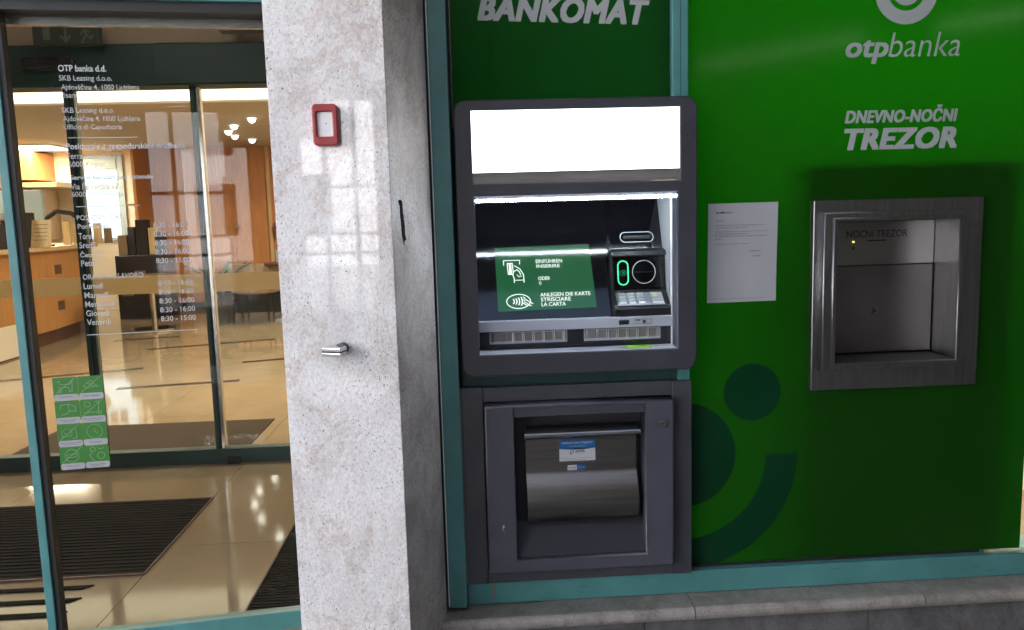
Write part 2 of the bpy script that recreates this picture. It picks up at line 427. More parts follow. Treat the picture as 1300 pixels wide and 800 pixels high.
# outer side of the passage: solid walls with one tall glazed opening behind the viewer
bm = new()
box(bm, -.98, 9, -7.6, -7.3, -.02, 3.1); box(bm, -3.7, -1.84, -7.6, -7.3, -.02, 3.1); box(bm, -1.84, -.98, -7.6, -7.3, -.02, .35); box(bm, -1.84, -.98, -7.6, -7.3, 2.72, 3.1)
box(bm, 6.2, 6.5, -7.3, .02, -.02, 3.1)
struct('passage_wall', bm, 'passage_wall')
bm = new()
for x in (-1.56, -1.22): box(bm, x - .022, x + .022, -7.48, -7.42, .35, 2.72)
for z in (1.0, 1.22, 1.75): box(bm, -1.84, -.98, -7.485, -7.425, z - .018, z + .018)
struct('passage_glazing_bars', bm, 'passage_wall')
def batten(label, ax, ay, bx, by):
    t = thing('batten_light', label, 'light', (ax, ay, 3.02), math.atan2(by - ay, bx - ax), group='batten lights of the passage ceiling', local=True)
    L_ = math.hypot(bx - ax, by - ay)
    B('housing', 'white_plastic', t, 0, L_, -.06, .06, .03, .079); B('diffuser', 'batten_glow', t, .02, L_ - .02, -.05, .05, 0, .029)
batten('longer batten light on the passage ceiling, mirrored in the green window', 2.78, -7.0, 4.05, -5.6)
batten('shorter batten light on the passage ceiling, mirrored at the window corner', 4.55, -5.2, 5.4, -4.4)
struct('bounce_wing', box(new(), -14, -8.5, -19, -.75, -.02, 8.5), 'plaster')  # unseen wing, added so its sunlit face throws light onto the pillar
bm = new(); box(bm, -30, 18, -30, -24, -.02, 9.5)
op = struct('opposite_building', bm, 'white_render')
for i in range(10):
    for j in range(3):
        B('window', 'dark_window', op, -28 + i * 4.4, -26.2 + i * 4.4, -24, -23.97, 1 + j * 3, 2.9 + j * 3)

# ------------------------------------------------------------------ interior shell
fl = struct('floor', box(new(), -8.1, -.45, .12, 11.6, -.06, -.004), 'joint')
SX = [-8.1, -6.9, -5.7, -4.5, -3.3, -2.31, -1.305, -.45]
SY = [.12, .98, 2.16, 3.34, 4.52, 5.7, 6.88, 8.06, 9.24, 10.42, 11.6]
for i in range(len(SX) - 1):
    for j in range(len(SY) - 1):
        B('floor_slab', 'floor_stone', fl, SX[i] + .0015, SX[i + 1] - .0015, SY[j] + .0015, SY[j + 1] - .0015, -.02, 0)
def inlay(ax, ay, bx, by, wd=.085):
    d = Vector((bx - ax, by - ay, 0)); L = d.length
    M = Matrix.Translation((ax, ay, 0)) @ Matrix.Rotation(math.atan2(d.y, d.x), 4, 'Z')
    B('inlay_strip', 'inlay', fl, 0, L, -wd / 2, wd / 2, .0, .0025, M=M)
for q in ((-4.30, 5.0, -3.16, 5.40), (-3.0, 4.44, -2.02, 4.60), (-3.60, 6.60, -2.3, 7.05), (-2.25, 5.52, -1.7, 5.70), (-5.2, 3.7, -4.0, 4.0), (-4.3, 7.4, -3.6, 7.6)): inlay(*q)
struct('office_floor', box(new(), -.30, 2.6, .12, 4, -.06, 0), 'joint')
bm = new(); box(bm, -.45, -.30, .12, 11.6, -.02, 3.15); box(bm, -.30, 2.6, 3.9, 4.0, -.02, 3.15)
struct('inner_wall', bm, 'wall_warm')
struct('vestibule_ceiling', box(new(), -8.1, -.45, .25, 2.2, 2.62, 2.7), 'wall_warm')
bm = new(); box(bm, -8.1, -.45, 6.2, 11.6, 2.62, 2.72)
struct('lobby_ceiling', bm, 'ceiling')
struct('upper_ceiling', box(new(), -8.1, -.45, 2.2, 6.2, 3.0, 3.1), 'wall_white')

# ================================================================== granite pillar between door and cash machine
pil = thing('granite_pillar', 'pale speckled polished granite pillar between the glass door and the cash machine', 'pillar', (-.3, -.1, -.02))
PF = -.32
core = extrude_z(new(), [(-.455, PF + .025), (-.20, PF + .025), (-.115, -.06), (-.10, .30), (-.455, .40)], -.02, 3.1)
mk('core', core, 'granite_shaded', pil)
fs = extrude_z(new(), [(-.468, PF), (-.181, PF), (-.19, PF + .025), (-.468, PF + .025)], -.02, 3.1)
bmesh.ops.bevel(fs, geom=[e for e in fs.edges if abs(e.verts[0].co.z - e.verts[1].co.z) > 1 and e.verts[0].co.y < PF + .01], offset=.0022, segments=2, affect='EDGES')
o = mk('front_slab', fs, 'granite', pil)
ss = extrude_z(new(), [(-.1815, PF + .002), (-.0945, -.0725), (-.11, -.045), (-.1985, PF + .0235), (-.189, PF + .0235)], -.02, 3.1)
o = mk('side_slab', ss, 'granite_shaded', pil); o['label'] = 'granite slab on the side of the pillar, its shade put into the colour'
# black scuff: a smear of tar stuck to the side slab
sdv = Vector((.095, .27, 0)).normalized()
Ms = Matrix.Translation((-.1815, PF + .002, 0)) @ Matrix.Rotation(math.atan2(.268, .095), 4, 'Z')
sc = [(.040, 1.400), (.052, 1.404), (.064, 1.399), (.066, 1.37), (.073, 1.345), (.074, 1.315), (.080, 1.300), (.068, 1.297), (.066, 1.286), (.060, 1.300), (.055, 1.31), (.053, 1.34), (.049, 1.365), (.050, 1.385)]
sm = plate_mesh([[(a, b) for a, b in sc]], -.0012, .0011, 0, Ms)
mt = mk('scuff_mark', sm, 'mat_dark', pil); mt['label'] = 'black scuff on the side slab'

# red call point
al = thing('fire_alarm_box', 'red fire alarm call point with white window on the granite pillar', 'alarm box', (-.343, PF, 1.58))
ax0, ax1, az0, az1 = -.3595, -.2985, 1.536, 1.6345
plate('housing', 'red', al, [rrect(ax0, ax1, az0, az1, .010), rrect(ax0 + .011, ax1 - .013, az0 + .021, az1 - .019, .003)[::-1]], PF - .030, .0295, .0035)
B('back_plate', 'red', al, ax0 + .004, ax1 - .004, PF - .012, PF - .0005, az0 + .004, az1 - .004)
B('window_pane', 'white_plastic', al, ax0 + .0085, ax1 - .0105, PF - .022, PF - .013, az0 + .021, az1 - .018)
cb = new(); cyl(cb, ((ax0 + ax1) / 2 + .002, PF - .0235, 1.588), ((ax0 + ax1) / 2 + .002, PF - .0222, 1.588), .0016, 12)
mk('test_dot', cb, 'ink_soft', al)

# chrome push button
pb = thing('door_button', 'small chrome rectangular push button on the granite pillar below the red box', 'button', (-.31, PF, 1.05))
cb = new(); cyl(cb, (-.318, PF + .001, 1.034), (-.324, PF - .018, 1.034), .0145, 24); mk('collar', cb, 'black_plastic', pb, smooth=False)
Mb = Matrix.Translation((-.337, PF - .030, 1.031)) @ Matrix.Rotation(R(-22), 4, 'Z') @ Matrix.Rotation(R(3), 4, 'X')
B('upper_shell', 'chrome', pb, -.027, .027, -.016, .016, .0012, .0115, .0022, M=Mb)
B('lower_shell', 'chrome', pb, -.027, .027, -.016, .016, -.0115, -.0012, .0022, M=Mb)
B('gap_band', 'gasket', pb, -.0255, .0255, -.0145, .0145, -.0016, .0016, M=Mb)

# ================================================================== teal frame, sill, base
fr = thing('window_frame', 'teal painted metal frame around the green bank panels', 'frame', (.8, 0, .17))
B('jamb', 'teal', fr, -.0855, -.033, -.06, .10, .186, 2.32, .003)
B('jamb_edge', 'white_plastic', fr, -.0885, -.0857, -.057, .10, .19, 2.32)
B('jamb_seal', 'gasket', fr, -.0975, -.0887, -.045, .10, .19, 2.32)
B('jamb_gasket', 'gasket', fr, -.0335, -.0180, -.0015, .10, .186, 1.61)
B('jamb_bead', 'gasket', fr, -.0335, -.0237, -.012, .10, 1.6105, 2.32)
B('mullion', 'teal', fr, .607, .6545, -.024, .10, 1.64, 2.32, .003)
B('mullion_stub', 'teal', fr, .622, .6575, -.024, .03, .840, .910, .002)
B('mullion_joint', 'teal_dark', fr, .6300, .6315, -.0246, -.0236, 1.645, 2.32)
B('bottom_rail', 'teal', fr, -.0335, 2.02, -.028, .11, .178, .2495, .003)
B('middle_rail', 'teal_dark', fr, -.0235, .6205, -.012, .09, .845, .905, .002)
B('end_mullion', 'teal', fr, 1.972, 2.02, -.024, .10, .252, 2.32, .003)
# dark drip on the bottom rail
dr = [(.0485, .243), (.0535, .243), (.0525, .225), (.054, .21), (.0515, .195), (.047, .19), (.046, .198), (.0495, .205), (.0485, .225)]
mk('paint_drip', plate_mesh([dr], -.029, .0009), 'brown_box', fr)

rs = random.Random(11)
for i in range(5):
    x = rs.choice((.72, .98, 1.02, 1.06, 1.35, .30, 1.60)) + rs.uniform(-.05, .05); z = rs.uniform(.19, .238); l_ = rs.uniform(.012, .055); h = rs.uniform(.0006, .0016)
    mk('rail_scuff', plate_mesh([[(x, z), (x + l_ * .4, z - h), (x + l_, z + h * .5), (x + l_ * .6, z + h * 1.6), (x + l_ * .1, z + h)]], -.0286, .0007), 'scuff', fr)
def sill_stone(x0, x1):
    b = new(); prof = [(.02, .178), (-.060, .174)]
    for i in range(9):
        a = R(90 + 180 * i / 8); prof.append((-.098 + .022 * math.cos(a) * 1.0, .1515 + .0215 * math.sin(a)))
    prof += [(.02, .130)]
    return extrude_x(b, prof, x0, x1)
sl = thing('stone_sill', 'worn grey stone sill with a rounded nose below the teal rail', 'sill', (.8, -.05, .13))
xs = [-.128, .648, 1.36, 2.1]
for i in range(3):
    b = sill_stone(xs[i] + .0015, xs[i + 1] - .0015)
    if i == 0:
        es = [e for e in b.edges if all(abs(v.co.x - (xs[0] + .0015)) < 1e-4 for v in e.verts) and max(v.co.y for v in e.verts) < -.05]
        bmesh.ops.bevel(b, geom=es, offset=.008, segments=3, affect='EDGES')
    mk('sill_stone', b, 'sill_stone', sl)
bs = thing('base_wall', 'dark slate stone base wall under the sill', 'wall', (.8, -.05, -.02))
xb = [-.12, .50, 1.20, 2.1]
for i in range(3): B('stone_slab', 'base_stone', bs, xb[i] + .001, xb[i + 1] - .001, -.085, .0, -.02, .1295, .002)

# ================================================================== green panels
gp = thing('sign_panel', 'dark green film panel lettered BANKOMAT above the cash machine', 'sign', (.29, 0, 1.64))
B('film', 'green_film_dark', gp, -.0235, .607, .0, .0008, 1.60, 2.32)
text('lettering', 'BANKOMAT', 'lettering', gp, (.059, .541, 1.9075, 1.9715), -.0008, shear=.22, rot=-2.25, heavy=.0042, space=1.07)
B('glass_pane', 'glass', gp, -.0235, .607, .012, .018, .905, 2.32)

gw = thing('window_panel', 'large bright green film window with white bank lettering and night safe cutout', 'window', (1.2, 0, .25))
me = plate_mesh([rect(.6585, 1.7365, .2555, 2.32), rect(1.06, 1.53, .825, 1.35)[::-1]], 0, .0008)
mk('film', me, 'green_film', gw)
plate('glass_pane', 'glass', gw, [rect(.655, 1.972, .25, 2.32), rect(1.045, 1.515, .81, 1.362)[::-1]], .012, .006)
B('lower_seal', 'gasket', gw, .656, 1.60, -.003, -.0005, .2497, .2585)
WM = 'green_mark'
mk('mark_dot', plate_mesh([circle(.858, .80, .0885, 48)], -.0010, .0005), WM, gw)
mk('mark_disc', plate_mesh([circle(.642, .610, .165, 60, -83, 83) + [(.662, .774)]], -.0010, .0005), WM, gw)
mk('mark_arc', plate_mesh([[(x, z) for x, z in sector(.64, .602, .262, .362, -86.5, 0, 40)]], -.0010, .0005), WM, gw)
LT = 'lettering'
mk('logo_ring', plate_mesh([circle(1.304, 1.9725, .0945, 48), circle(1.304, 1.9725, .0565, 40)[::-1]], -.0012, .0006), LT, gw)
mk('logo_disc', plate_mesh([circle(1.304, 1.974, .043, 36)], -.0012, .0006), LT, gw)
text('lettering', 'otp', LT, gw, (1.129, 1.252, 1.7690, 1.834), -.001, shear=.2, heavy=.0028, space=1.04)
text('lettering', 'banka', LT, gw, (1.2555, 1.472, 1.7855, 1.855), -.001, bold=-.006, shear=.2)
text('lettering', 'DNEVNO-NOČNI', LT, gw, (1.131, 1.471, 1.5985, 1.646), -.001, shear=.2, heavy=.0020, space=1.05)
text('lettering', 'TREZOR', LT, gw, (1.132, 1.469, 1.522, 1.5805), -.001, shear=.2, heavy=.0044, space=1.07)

# paper notice
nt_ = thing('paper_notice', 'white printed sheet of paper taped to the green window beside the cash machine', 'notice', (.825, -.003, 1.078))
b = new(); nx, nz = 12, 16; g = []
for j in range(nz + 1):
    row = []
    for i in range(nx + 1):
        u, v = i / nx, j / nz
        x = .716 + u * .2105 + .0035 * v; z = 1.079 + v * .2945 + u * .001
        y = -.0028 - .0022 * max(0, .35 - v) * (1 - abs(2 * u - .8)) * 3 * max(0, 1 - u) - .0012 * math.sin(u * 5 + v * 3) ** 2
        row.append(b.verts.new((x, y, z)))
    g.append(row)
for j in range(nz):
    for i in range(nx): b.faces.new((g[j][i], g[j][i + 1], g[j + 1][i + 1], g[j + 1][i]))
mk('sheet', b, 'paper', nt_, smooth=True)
def lines(parent, rows, y, m):
    for x0, x1, z, h, s in rows: text('print_line', s, m, parent, (x0, x1, z, z + h), y, bold=.012)
PY = -.0052
lines(nt_, [(.742, .7505, 1.3435, .006, '%')], PY, 'ink')
text('print_line', 'otp', 'ink', nt_, (.7525, .768, 1.3425, 1.3505), PY, bold=.03, shear=.2)
text('print_line', 'banka', 'ink_soft', nt_, (.769, .791, 1.3435, 1.3515), PY, shear=.2)
lines(nt_, [(.741, .764, 1.320, .005, 'Spoštovani'), (.740, .890, 1.3065, .0045, 'Obveščamo vas, da od dne dalje spremenimo delovni'), (.740, .838, 1.2995, .0045, 'čas poslovalnice in oddajo v trezor'),
            (.740, .902, 1.288, .0045, 'Polog gotovine bo mogoč na bankomatu, ki je na voljo vsak dan'), (.740, .838, 1.281, .0045, 'ob vseh urah na tem mestu poleg'), (.740, .896, 1.2745, .0045, 'Za vsa dodatna vprašanja smo vam na voljo v poslovalnici ali'),
            (.740, .760, 1.267, .004, 'banke.'), (.740, .840, 1.2515, .0045, 'Hvala za vaše razumevanje in zaupanje'), (.842, .879, 1.230, .0045, 'OTP banka d.d.'), (.855, .878, 1.2135, .006, 'Koper'),
            (.731, .890, 1.0885, .003, 'OTP banka d.d. Slovenija, Koper, matična številka, davčna številka, osnovni kapital')], PY, 'ink_soft')

# ================================================================== cash machine
atm = thing('cash_machine', 'grey built-in cash machine with a blank white light sign and green screen', 'cash machine', (.324, -.06, .893))
AX0, AX1, AZ0, AZ1 = -.0215, .6685, .8925, 1.678
AF = -.065
plate('bezel', 'atm_grey', atm, [rrect(AX0, AX1, AZ0, AZ1, .034), rect(.0265, .6185, 1.444, 1.6485)[::-1], rect(.0295, .6095, .9565, 1.412)[::-1]], AF, .062, .0045)
B('side_edge', 'steel', atm, AX0 + .004, AX0 + .007, AF + .025, .004, AZ0 + .04, AZ1 - .05)
sg = B('light_sign', 'sign_light', atm, .0268, .6182, AF + .006, AF + .03, 1.4785, 1.6482)
b = new(); pr = [(AF + .008, 1.4783)] + [(AF + .004 + .016 * math.sin(R(a)), 1.446 + .032 * math.cos(R(a))) for a in (10, 30, 50, 70, 90)] + [(AF + .04, 1.446), (AF + .04, 1.4783)]
mk('chrome_trim', extrude_x(b, pr, .0268, .6182), 'dark_chrome', atm)
# recess
def panel_y(z): return .020 + (z - 1.044) * .43
b = new()
def quad(bm, *p): bm.faces.new([bm.verts.new(q) for q in p])
quad(b, (.6100, -.012, .955), (.6100, .25, .955), (.6100, .25, 1.413), (.6100, -.012, 1.413))
mk('recess_side', b, 'atm_wall', atm)
b = new(); quad(b, (.0290, -.012, .955), (.0290, .25, .955), (.0290, .25, 1.413), (.0290, -.012, 1.413)); mk('recess_side', b, 'atm_wall', atm)
B('recess_top', 'atm_grey', atm, .0295, .6095, -.003, .25, 1.4125, 1.42)
B('ledge', 'atm_light', atm, .0295, .6095, AF + .004, .035, .945, .9575, .001)
B('body', 'gasket', atm, -.01, .615, .26, .45, .88, 1.66)
# hood light: housing with a row of white LEDs
B('lamp_housing', 'atm_light', atm, .031, .608, AF + .000, AF + .030, 1.4015, 1.4118)
b = new(); nl = 62
for i in range(nl):
    x = .036 + i * (.567 / (nl - 1)); box(b, x - .0021, x + .0021, AF - .001, AF + .008, 1.3955, 1.4015)
o = mk('led_row', b, 'led_white', atm); o['kind'] = 'stuff'
# black glass fascia leaning back
tilt = math.atan(.43)
MP = Matrix.Translation((0, .020, 1.044)) @ Matrix.Rotation(-tilt, 4, 'X')       # local z runs up the leaning glass
L = .395
plate('screen_glass', 'black_glass', atm, [rect(.031, .4385, 0.0, L)], 0, .012, .0012, M=MP)
plate('upper_glass', 'black_glass', atm, [rect(.4395, .6085, .205, L)], -.001, .012, .0012, M=MP)
def on(z): return (z - 1.044) / math.cos(tilt)
dz = .012
b = new(); q = [(.0905, on(1.070)), (.3885, on(1.074)), (.3795, on(1.262)), (.087, on(1.258))]
dsp = mk('display', plate_mesh([q], -.0010, .0008, 0, MP), 'screen_green', atm); dsp['label'] = 'lit green touch screen'
YD = -.0018
def scr(s, px0, px1, z0, z1, sh=0): text('screen_text', s, 'screen_white', dsp, (px0, px1, on(z0), on(z1)), YD, bold=.008, M=MP)
scr('EINFÜHREN', .212, .293, 1.2085, 1.222); scr('INSERIRE', .213, .285, 1.1945, 1.2045)
scr('ODER', .216, .2525, 1.1580, 1.1685); scr('O', .218, .2255, 1.1445, 1.1540)
scr('ANLEGEN DIE KARTE', .2195, .3725, 1.1095, 1.1205); scr('STRISCIARE', .2205, .3115, 1.0955, 1.1065); scr('LA CARTA', .2215, .2955, 1.0815, 1.0925)
b = new(); W = .0026
def st(pts, w=W, closed=False): stroke(b, [(x, on(z)) for x, z in pts], w, YD, closed, MP)
st([(.113, 1.205), (.113, 1.219), (.162, 1.219), (.162, 1.207)])                     # card slot
st([(.124, 1.210), (.126, 1.178), (.141, 1.178), (.140, 1.210)], closed=True)
st([(.1325, 1.209), (.1330, 1.179)], .008)
st([(.146, 1.203), (.163, 1.192), (.172, 1.176), (.173, 1.157), (.173, 1.153)]); st([(.143, 1.153), (.143, 1.166), (.139, 1.177), (.143, 1.186), (.152, 1.191), (.160, 1.185), (.163, 1.176)])
st([(.152, 1.176), (.158, 1.170), (.166, 1.172)], .002); st([(.143, 1.160), (.172, 1.160)], .002)
o = mk('insert_card_icon', b, 'screen_white', dsp)
b = new()
st([(.153 + .036 * math.cos(R(a)), 1.098 + .0205 * math.sin(R(a))) for a in range(0, 360, 12)], closed=True)
for k in range(4): st([(.134 + k * .008 + .006 * math.cos(R(a)), 1.098 + (.007 + k * .0022) * math.sin(R(a))) for a in range(-60, 61, 20)], .0032)
st([(.168, 1.110), (.178, 1.100), (.196, 1.090)]); st([(.170, 1.096), (.180, 1.090), (.190, 1.084)]); st([(.163, 1.103), (.172, 1.100)]); st([(.165, 1.094), (.172, 1.089), (.180, 1.085)])
mk('contactless_icon', b, 'screen_white', dsp)
# receipt slot outline
b = new(); ro = rrect(.478, .584, on(1.2625), on(1.2945), .0165, 8); ri = rrect(.4802, .5818, on(1.2625) + .0022, on(1.2945) - .0022, .0145, 8)
frame_loop(b, ro, ri, -.0022, MP); mk('receipt_slot_ring', b, 'atm_wall', atm)
plate('receipt_slot', 'black_plastic', atm, [rrect(.489, .573, on(1.2625) + .012, on(1.2945) - .012, .003, 4)], -.003, .003, .0005, M=MP)
# card reader module
mod_prof = [(.098, 1.245), (.066, 1.238), (.0605, 1.226), (.078, 1.222), (.064, 1.118), (.060, 1.112), (.0065, 1.074), (.0025, 1.068), (.004, 1.047), (.12, 1.047)]
mk('reader_module', extrude_x(new(), mod_prof, .4405, .6085), 'black_plastic', atm)
b = new(); ck = [(.075, 1.228), (.052, 1.228), (.0, 1.050), (.06, 1.050)]
extrude_x(b, ck, .4335, .4405); mk('module_cheek', b, 'black_plastic', atm)
tm = math.atan((.078 - .064) / (1.222 - 1.118))
MM = Matrix.Translation((0, .064, 1.118)) @ Matrix.Rotation(-tm, 4, 'X')
plate('module_face', 'black_glass', atm, [rect(.444, .6055, .003, .103)], -.0012, .0010, 0, M=MM)
b = new(); frame_loop(b, rrect(.4595, .4945, .016, .093, .0172, 8), rrect(.4635, .4905, .020, .089, .0134, 8), -.0030, MM)
mk('contactless_ring', b, 'led_green', atm)
b = new()
stroke(b, [(.477 + .011 * math.cos(R(a)), .0545 + .0075 * math.sin(R(a))) for a in range(0, 360, 30)], .0012, -.003, True, MM)
for k in range(3): stroke(b, [(.4735 + k * .003 + .002 * math.cos(R(a)), .0545 + (.003 + k * .0008) * math.sin(R(a))) for a in (-60, -20, 20, 60)], .0012, -.003, False, MM)
mk('contactless_symbol', b, 'led_green_dim', atm)
b = new(); frame_loop(b, circle(.5415, .056, .0365, 48), circle(.5415, .056, .0340, 48), -.0030, MM); mk('card_slot_ring', b, 'atm_wall', atm)
plate('card_slot', 'black_plastic', atm, [rrect(.514, .569, .0545, .0575, .001, 2)], -.003, .0025, 0, M=MM)
# keypad: metal plate, sixteen keys
ka = math.atan2(.112 - .074, .060 - .0065)
MK = Matrix.Translation((0, .0065, 1.074)) @ Matrix.Rotation(ka, 4, 'X')          # local y runs up the slope
kp = B('keypad', 'atm_light', atm, .449, .592, .004, .060, .0012, .0042, .0008, M=MK)
kb = None
for r_ in range(4):
    for c in range(4):
        x = .456 + c * .0285 + (.014 if c == 3 else 0); wdt = .0205 if c < 3 else .034
        y = .0085 + r_ * .0130
        B('key', 'key_metal', kp, x, x + wdt, y, y + .0098, .0040, .0078, .0012, 1, M=MK)
b = new(); box(b, .566, .571, .040, .0445, .0078, .0085, M=MK); mk('key_lamp', b, 'led_yellow', kp)
# fascia below the screen
B('fascia_strip', 'atm_light', atm, .0295, .6095, -.004, .05, 1.0140, 1.0460, .002)
B('lower_fascia', 'atm_grey', atm, .0295, .6095, .012, .06, .9580, 1.0140, .001)
for x0, x1 in ((.061, .294), (.345, .578)):
    tr = plate('note_tray', 'atm_light', atm, [rect(x0, x1, .9755, 1.011), rect(x0 + .003, x1 - .003, .983, 1.008)[::-1]], .0095, .003, .0005)
    B('tray_back', 'tray_dark', tr, x0 + .003, x1 - .003, .0105, .0119, .983, 1.008)
    for i in range(8):
        x = x0 + .010 + i * (x1 - x0 - .020) / 7
        for dx in (-.0022, .0022):
            cb = new(); cyl(cb, (x + dx, .0085, .9815), (x + dx, .0085, 1.0095), .0011, 8); mk('roller_pin', cb, 'chrome', tr)
plate('card_port', 'black_plastic', atm, [rrect(.4485, .4785, 1.0235, 1.0365, .001, 2)], -.0052, .0012)
b = new(); frame_loop(b, rrect(.497, .548, 1.024, 1.038, .002, 3), rrect(.498, .547, 1.025, 1.037, .002, 3), -.0046); mk('jack_outline', b, 'gasket', atm)
B('usb_port', 'black_plastic', atm, .501, .512, -.0050, -.0041, 1.0335, 1.0365)
cb = new(); cyl(cb, (.524, -.0075, 1.031), (.524, -.0035, 1.031), .0042, 16); mk('headphone_jack', cb, 'chrome', atm)
# cards lying on the ledge
c1 = meta(B('green_leaflet', 'lime', None, .470, .539, -.046, .004, .9577, .9586, loc=(.505, -.02, .9577)), 'small lime green leaflet lying on the cash machine ledge', 'leaflet')
c2 = thing('white_label', 'small white printed label lying on the cash machine ledge', 'label', (.57, -.02, .9577))
B('card', 'sticker_white', c2, .543, .600, -.046, .004, .9577, .9584)
B('print_bar', 'ink_soft', c2, .553, .592, -.026, -.020, .9584, .9586); B('print_bar', 'ink_soft', c2, .553, .585, -.014, -.011, .9584, .9586)

# ================================================================== deposit cabinet under the cash machine
cb_ = thing('deposit_cabinet', 'grey metal deposit cabinet with a steel flap under the cash machine', 'cabinet', (.315, -.04, .25))
CF = -.045
B('left_post', 'cab_grey', cb_, -.0295, .0335, CF, -.003, .2505, .857, .002)
B('right_post', 'cab_grey', cb_, .598, .6575, CF, .05, .2505, .853, .002)
B('top_board', 'cab_grey', cb_, .0345, .597, CF + .001, .05, .812, .855, .002)
B('bottom_board', 'cab_grey', cb_, .0345, .597, CF + .001, .05, .252, .294, .002)
B('edge_strip', 'steel', cb_, -.0325, -.0298, CF + .006, -.003, .2505, .850)
B('body', 'gasket', cb_, -.02, .65, .055, .3, .26, .84)
DF = -.082
door = plate('cabinet_door', 'cab_face', cb_, [rect(.0365, .5930, .298, .808), rect(.1215, .5085, .338, .797)[::-1]], DF, .075, .0045)
# inset: back, sloping bottom
b = new(); iy = -.006
B('inset_back', 'cab_inset', door, .119, .511, iy, iy + .006, .33, .80)
b = new(); extrude_x(b, [(DF + .012, .343), (iy, .430), (iy, .338), (DF + .012, .338)], .1222, .5078); mk('inset_slope', b, 'cab_inset', door)
b = new(); extrude_x(b, [(DF + .006, .7965), (DF + .006, .772), (iy, .752), (iy, .7965)], .1222, .5078); mk('inset_head', b, 'cab_grey', door)
# stainless flap with rolled handle and hollow
pr = [(-.050, .733), (-.044, .738)]
fp = [(-.056, .702), (-.066, .706), (-.070, .714), (-.066, .722), (-.058, .725)]
front = [(-.046, .735), (-.058, .728), (-.067, .720), (-.069, .711), (-.063, .703), (-.048, .699), (-.040, .694), (-.038, .685), (-.038, .66), (-.038, .625), (-.038, .597), (-.040, .586), (-.047, .574), (-.057, .556), (-.066, .535), (-.071, .512), (-.070, .488), (-.064, .466), (-.054, .448), (-.044, .438)]
def smooth_line(p, n=4):
    o_ = []
    for i in range(len(p) - 1):
        a, b_, c, d = p[max(i - 1, 0)], p[i], p[i + 1], p[min(i + 2, len(p) - 1)]
        for k in range(n):
            t_ = k / n
            o_.append(tuple(.5 * (2 * b_[q] + (c[q] - a[q]) * t_ + (2 * a[q] - 5 * b_[q] + 4 * c[q] - d[q]) * t_ ** 2 + (3 * b_[q] - a[q] - 3 * c[q] + d[q]) * t_ ** 3) for q in (0, 1)))
    return o_ + [p[-1]]
front = smooth_line(front)
back = [(y + .006, z - .001) for y, z in front][::-1]
fb = extrude_x(new(), front + back, .157, .490)
flap = mk('flap', fb, 'steel_dark', door); flap['label'] = 'brushed stainless flap with a rolled handle'
hb = new(); cyl(hb, (.1525, -.0690, .7135), (.4945, -.0690, .7135), .0085, 28); mk('flap_handle', hb, 'chrome', door, smooth=False)
for x in (.1525, .4945):
    cbm = new(); cyl(cbm, (x - .001, -.0690, .7115), (x + .001, -.0690, .7115), .0105, 18); mk('handle_cap', cbm, 'chrome', door)
lk = new(); cyl(lk, (.5585, DF - .005, .7375), (.5585, DF + .01, .7375), .0125, 28); lko = mk('lock', lk, 'steel', door)
B('key_slot', 'gasket', lko, .5520, .5650, DF - .0056, DF - .0049, .7365, .7385)
# chips in the paint near the lower left corner
for x, z, a_, c in ((.082, .444, .0035, .006), (.079, .436, .0018, .0025), (.083, .431, .0015, .002)):
    mk('paint_chip', plate_mesh([[(x - a_, z), (x - a_ * .3, z - c), (x + a_, z - c * .4), (x + a_ * .7, z + c), (x - a_ * .2, z + c * .6)]], DF - .0004, .0006), 'sticker_white', door)
for i in range(10):
    x = rs.uniform(.045, .115) if i % 2 else rs.uniform(.515, .585); z = rs.uniform(.32, .78); a_ = rs.uniform(-1.2, 1.2); l_ = rs.uniform(.006, .03)
    b = new(); stroke(b, [(x, z), (min(max(x + l_ * math.sin(a_) * .4, .042), .588), z + l_ * math.cos(a_))], .00045, DF - .0003); mk('hairline_scratch', b, 'scratch', door)
# stickers on the flap
s1 = thing('alarm_sticker', 'blue and white security sticker lettered VAROVAN OBJEKT on the steel flap', 'sticker', (.305, -.0385, .62))
SY_ = -.0400
B('white_field', 'sticker_white', s1, .2575, .3655, SY_, -.0375, .6215, .6600)
mk('blue_field', plate_mesh([[(.2575, .6600), (.29, .6565), (.3115, .6555), (.333, .6565), (.3655, .6600), (.3655, .6862), (.2575, .6862)]], SY_, .0022), 'blue_print', s1)
text('lettering', 'VAROVAN OBJEKT', 'lettering', s1, (.2645, .3585, .6725, .6805), SY_ - .0003, bold=.03)
text('lettering', 'varovano z alarmom', 'etched', s1, (.287, .3365, .6655, .6695), SY_ - .0003)
rg = new(); frame_loop(rg, [(.2945 + .0062 * math.cos(R(a)) + .0018 * math.sin(R(a)), .648 + .0062 * math.sin(R(a))) for a in range(0, 360, 20)], [(.2945 + .0034 * math.cos(R(a)) + .0010 * math.sin(R(a)), .648 + .0036 * math.sin(R(a))) for a in range(0, 360, 20)], SY_ - .0003)
mk('emblem', rg, 'blue_print', s1)
text('lettering', 'AKTIVA', 'ink', s1, (.3045, .3345, .6475, .6535), SY_ - .0003, bold=.04)
text('lettering', 'Varovanje', 'ink_soft', s1, (.3045, .324, .6408, .6450), SY_ - .0003)
text('lettering', 'Aktiva varovanje d.d. dežurni center', 'ink_soft', s1, (.264, .3585, .6285, .6315), SY_ - .0003)
text('lettering', 'klic v sili 24 ur na dan', 'ink_soft', s1, (.281, .3385, .6243, .6270), SY_ - .0003)
s2 = thing('phone_sticker', 'tiny blue and white sticker below the security sticker on the steel flap', 'sticker', (.308, -.0385, .595))
B('white_field', 'sticker_white', s2, .2815, .309, SY_, -.0375, .5935, .6085); B('blue_field', 'blue_print', s2, .3092, .3355, SY_, -.0375, .5945, .6090)
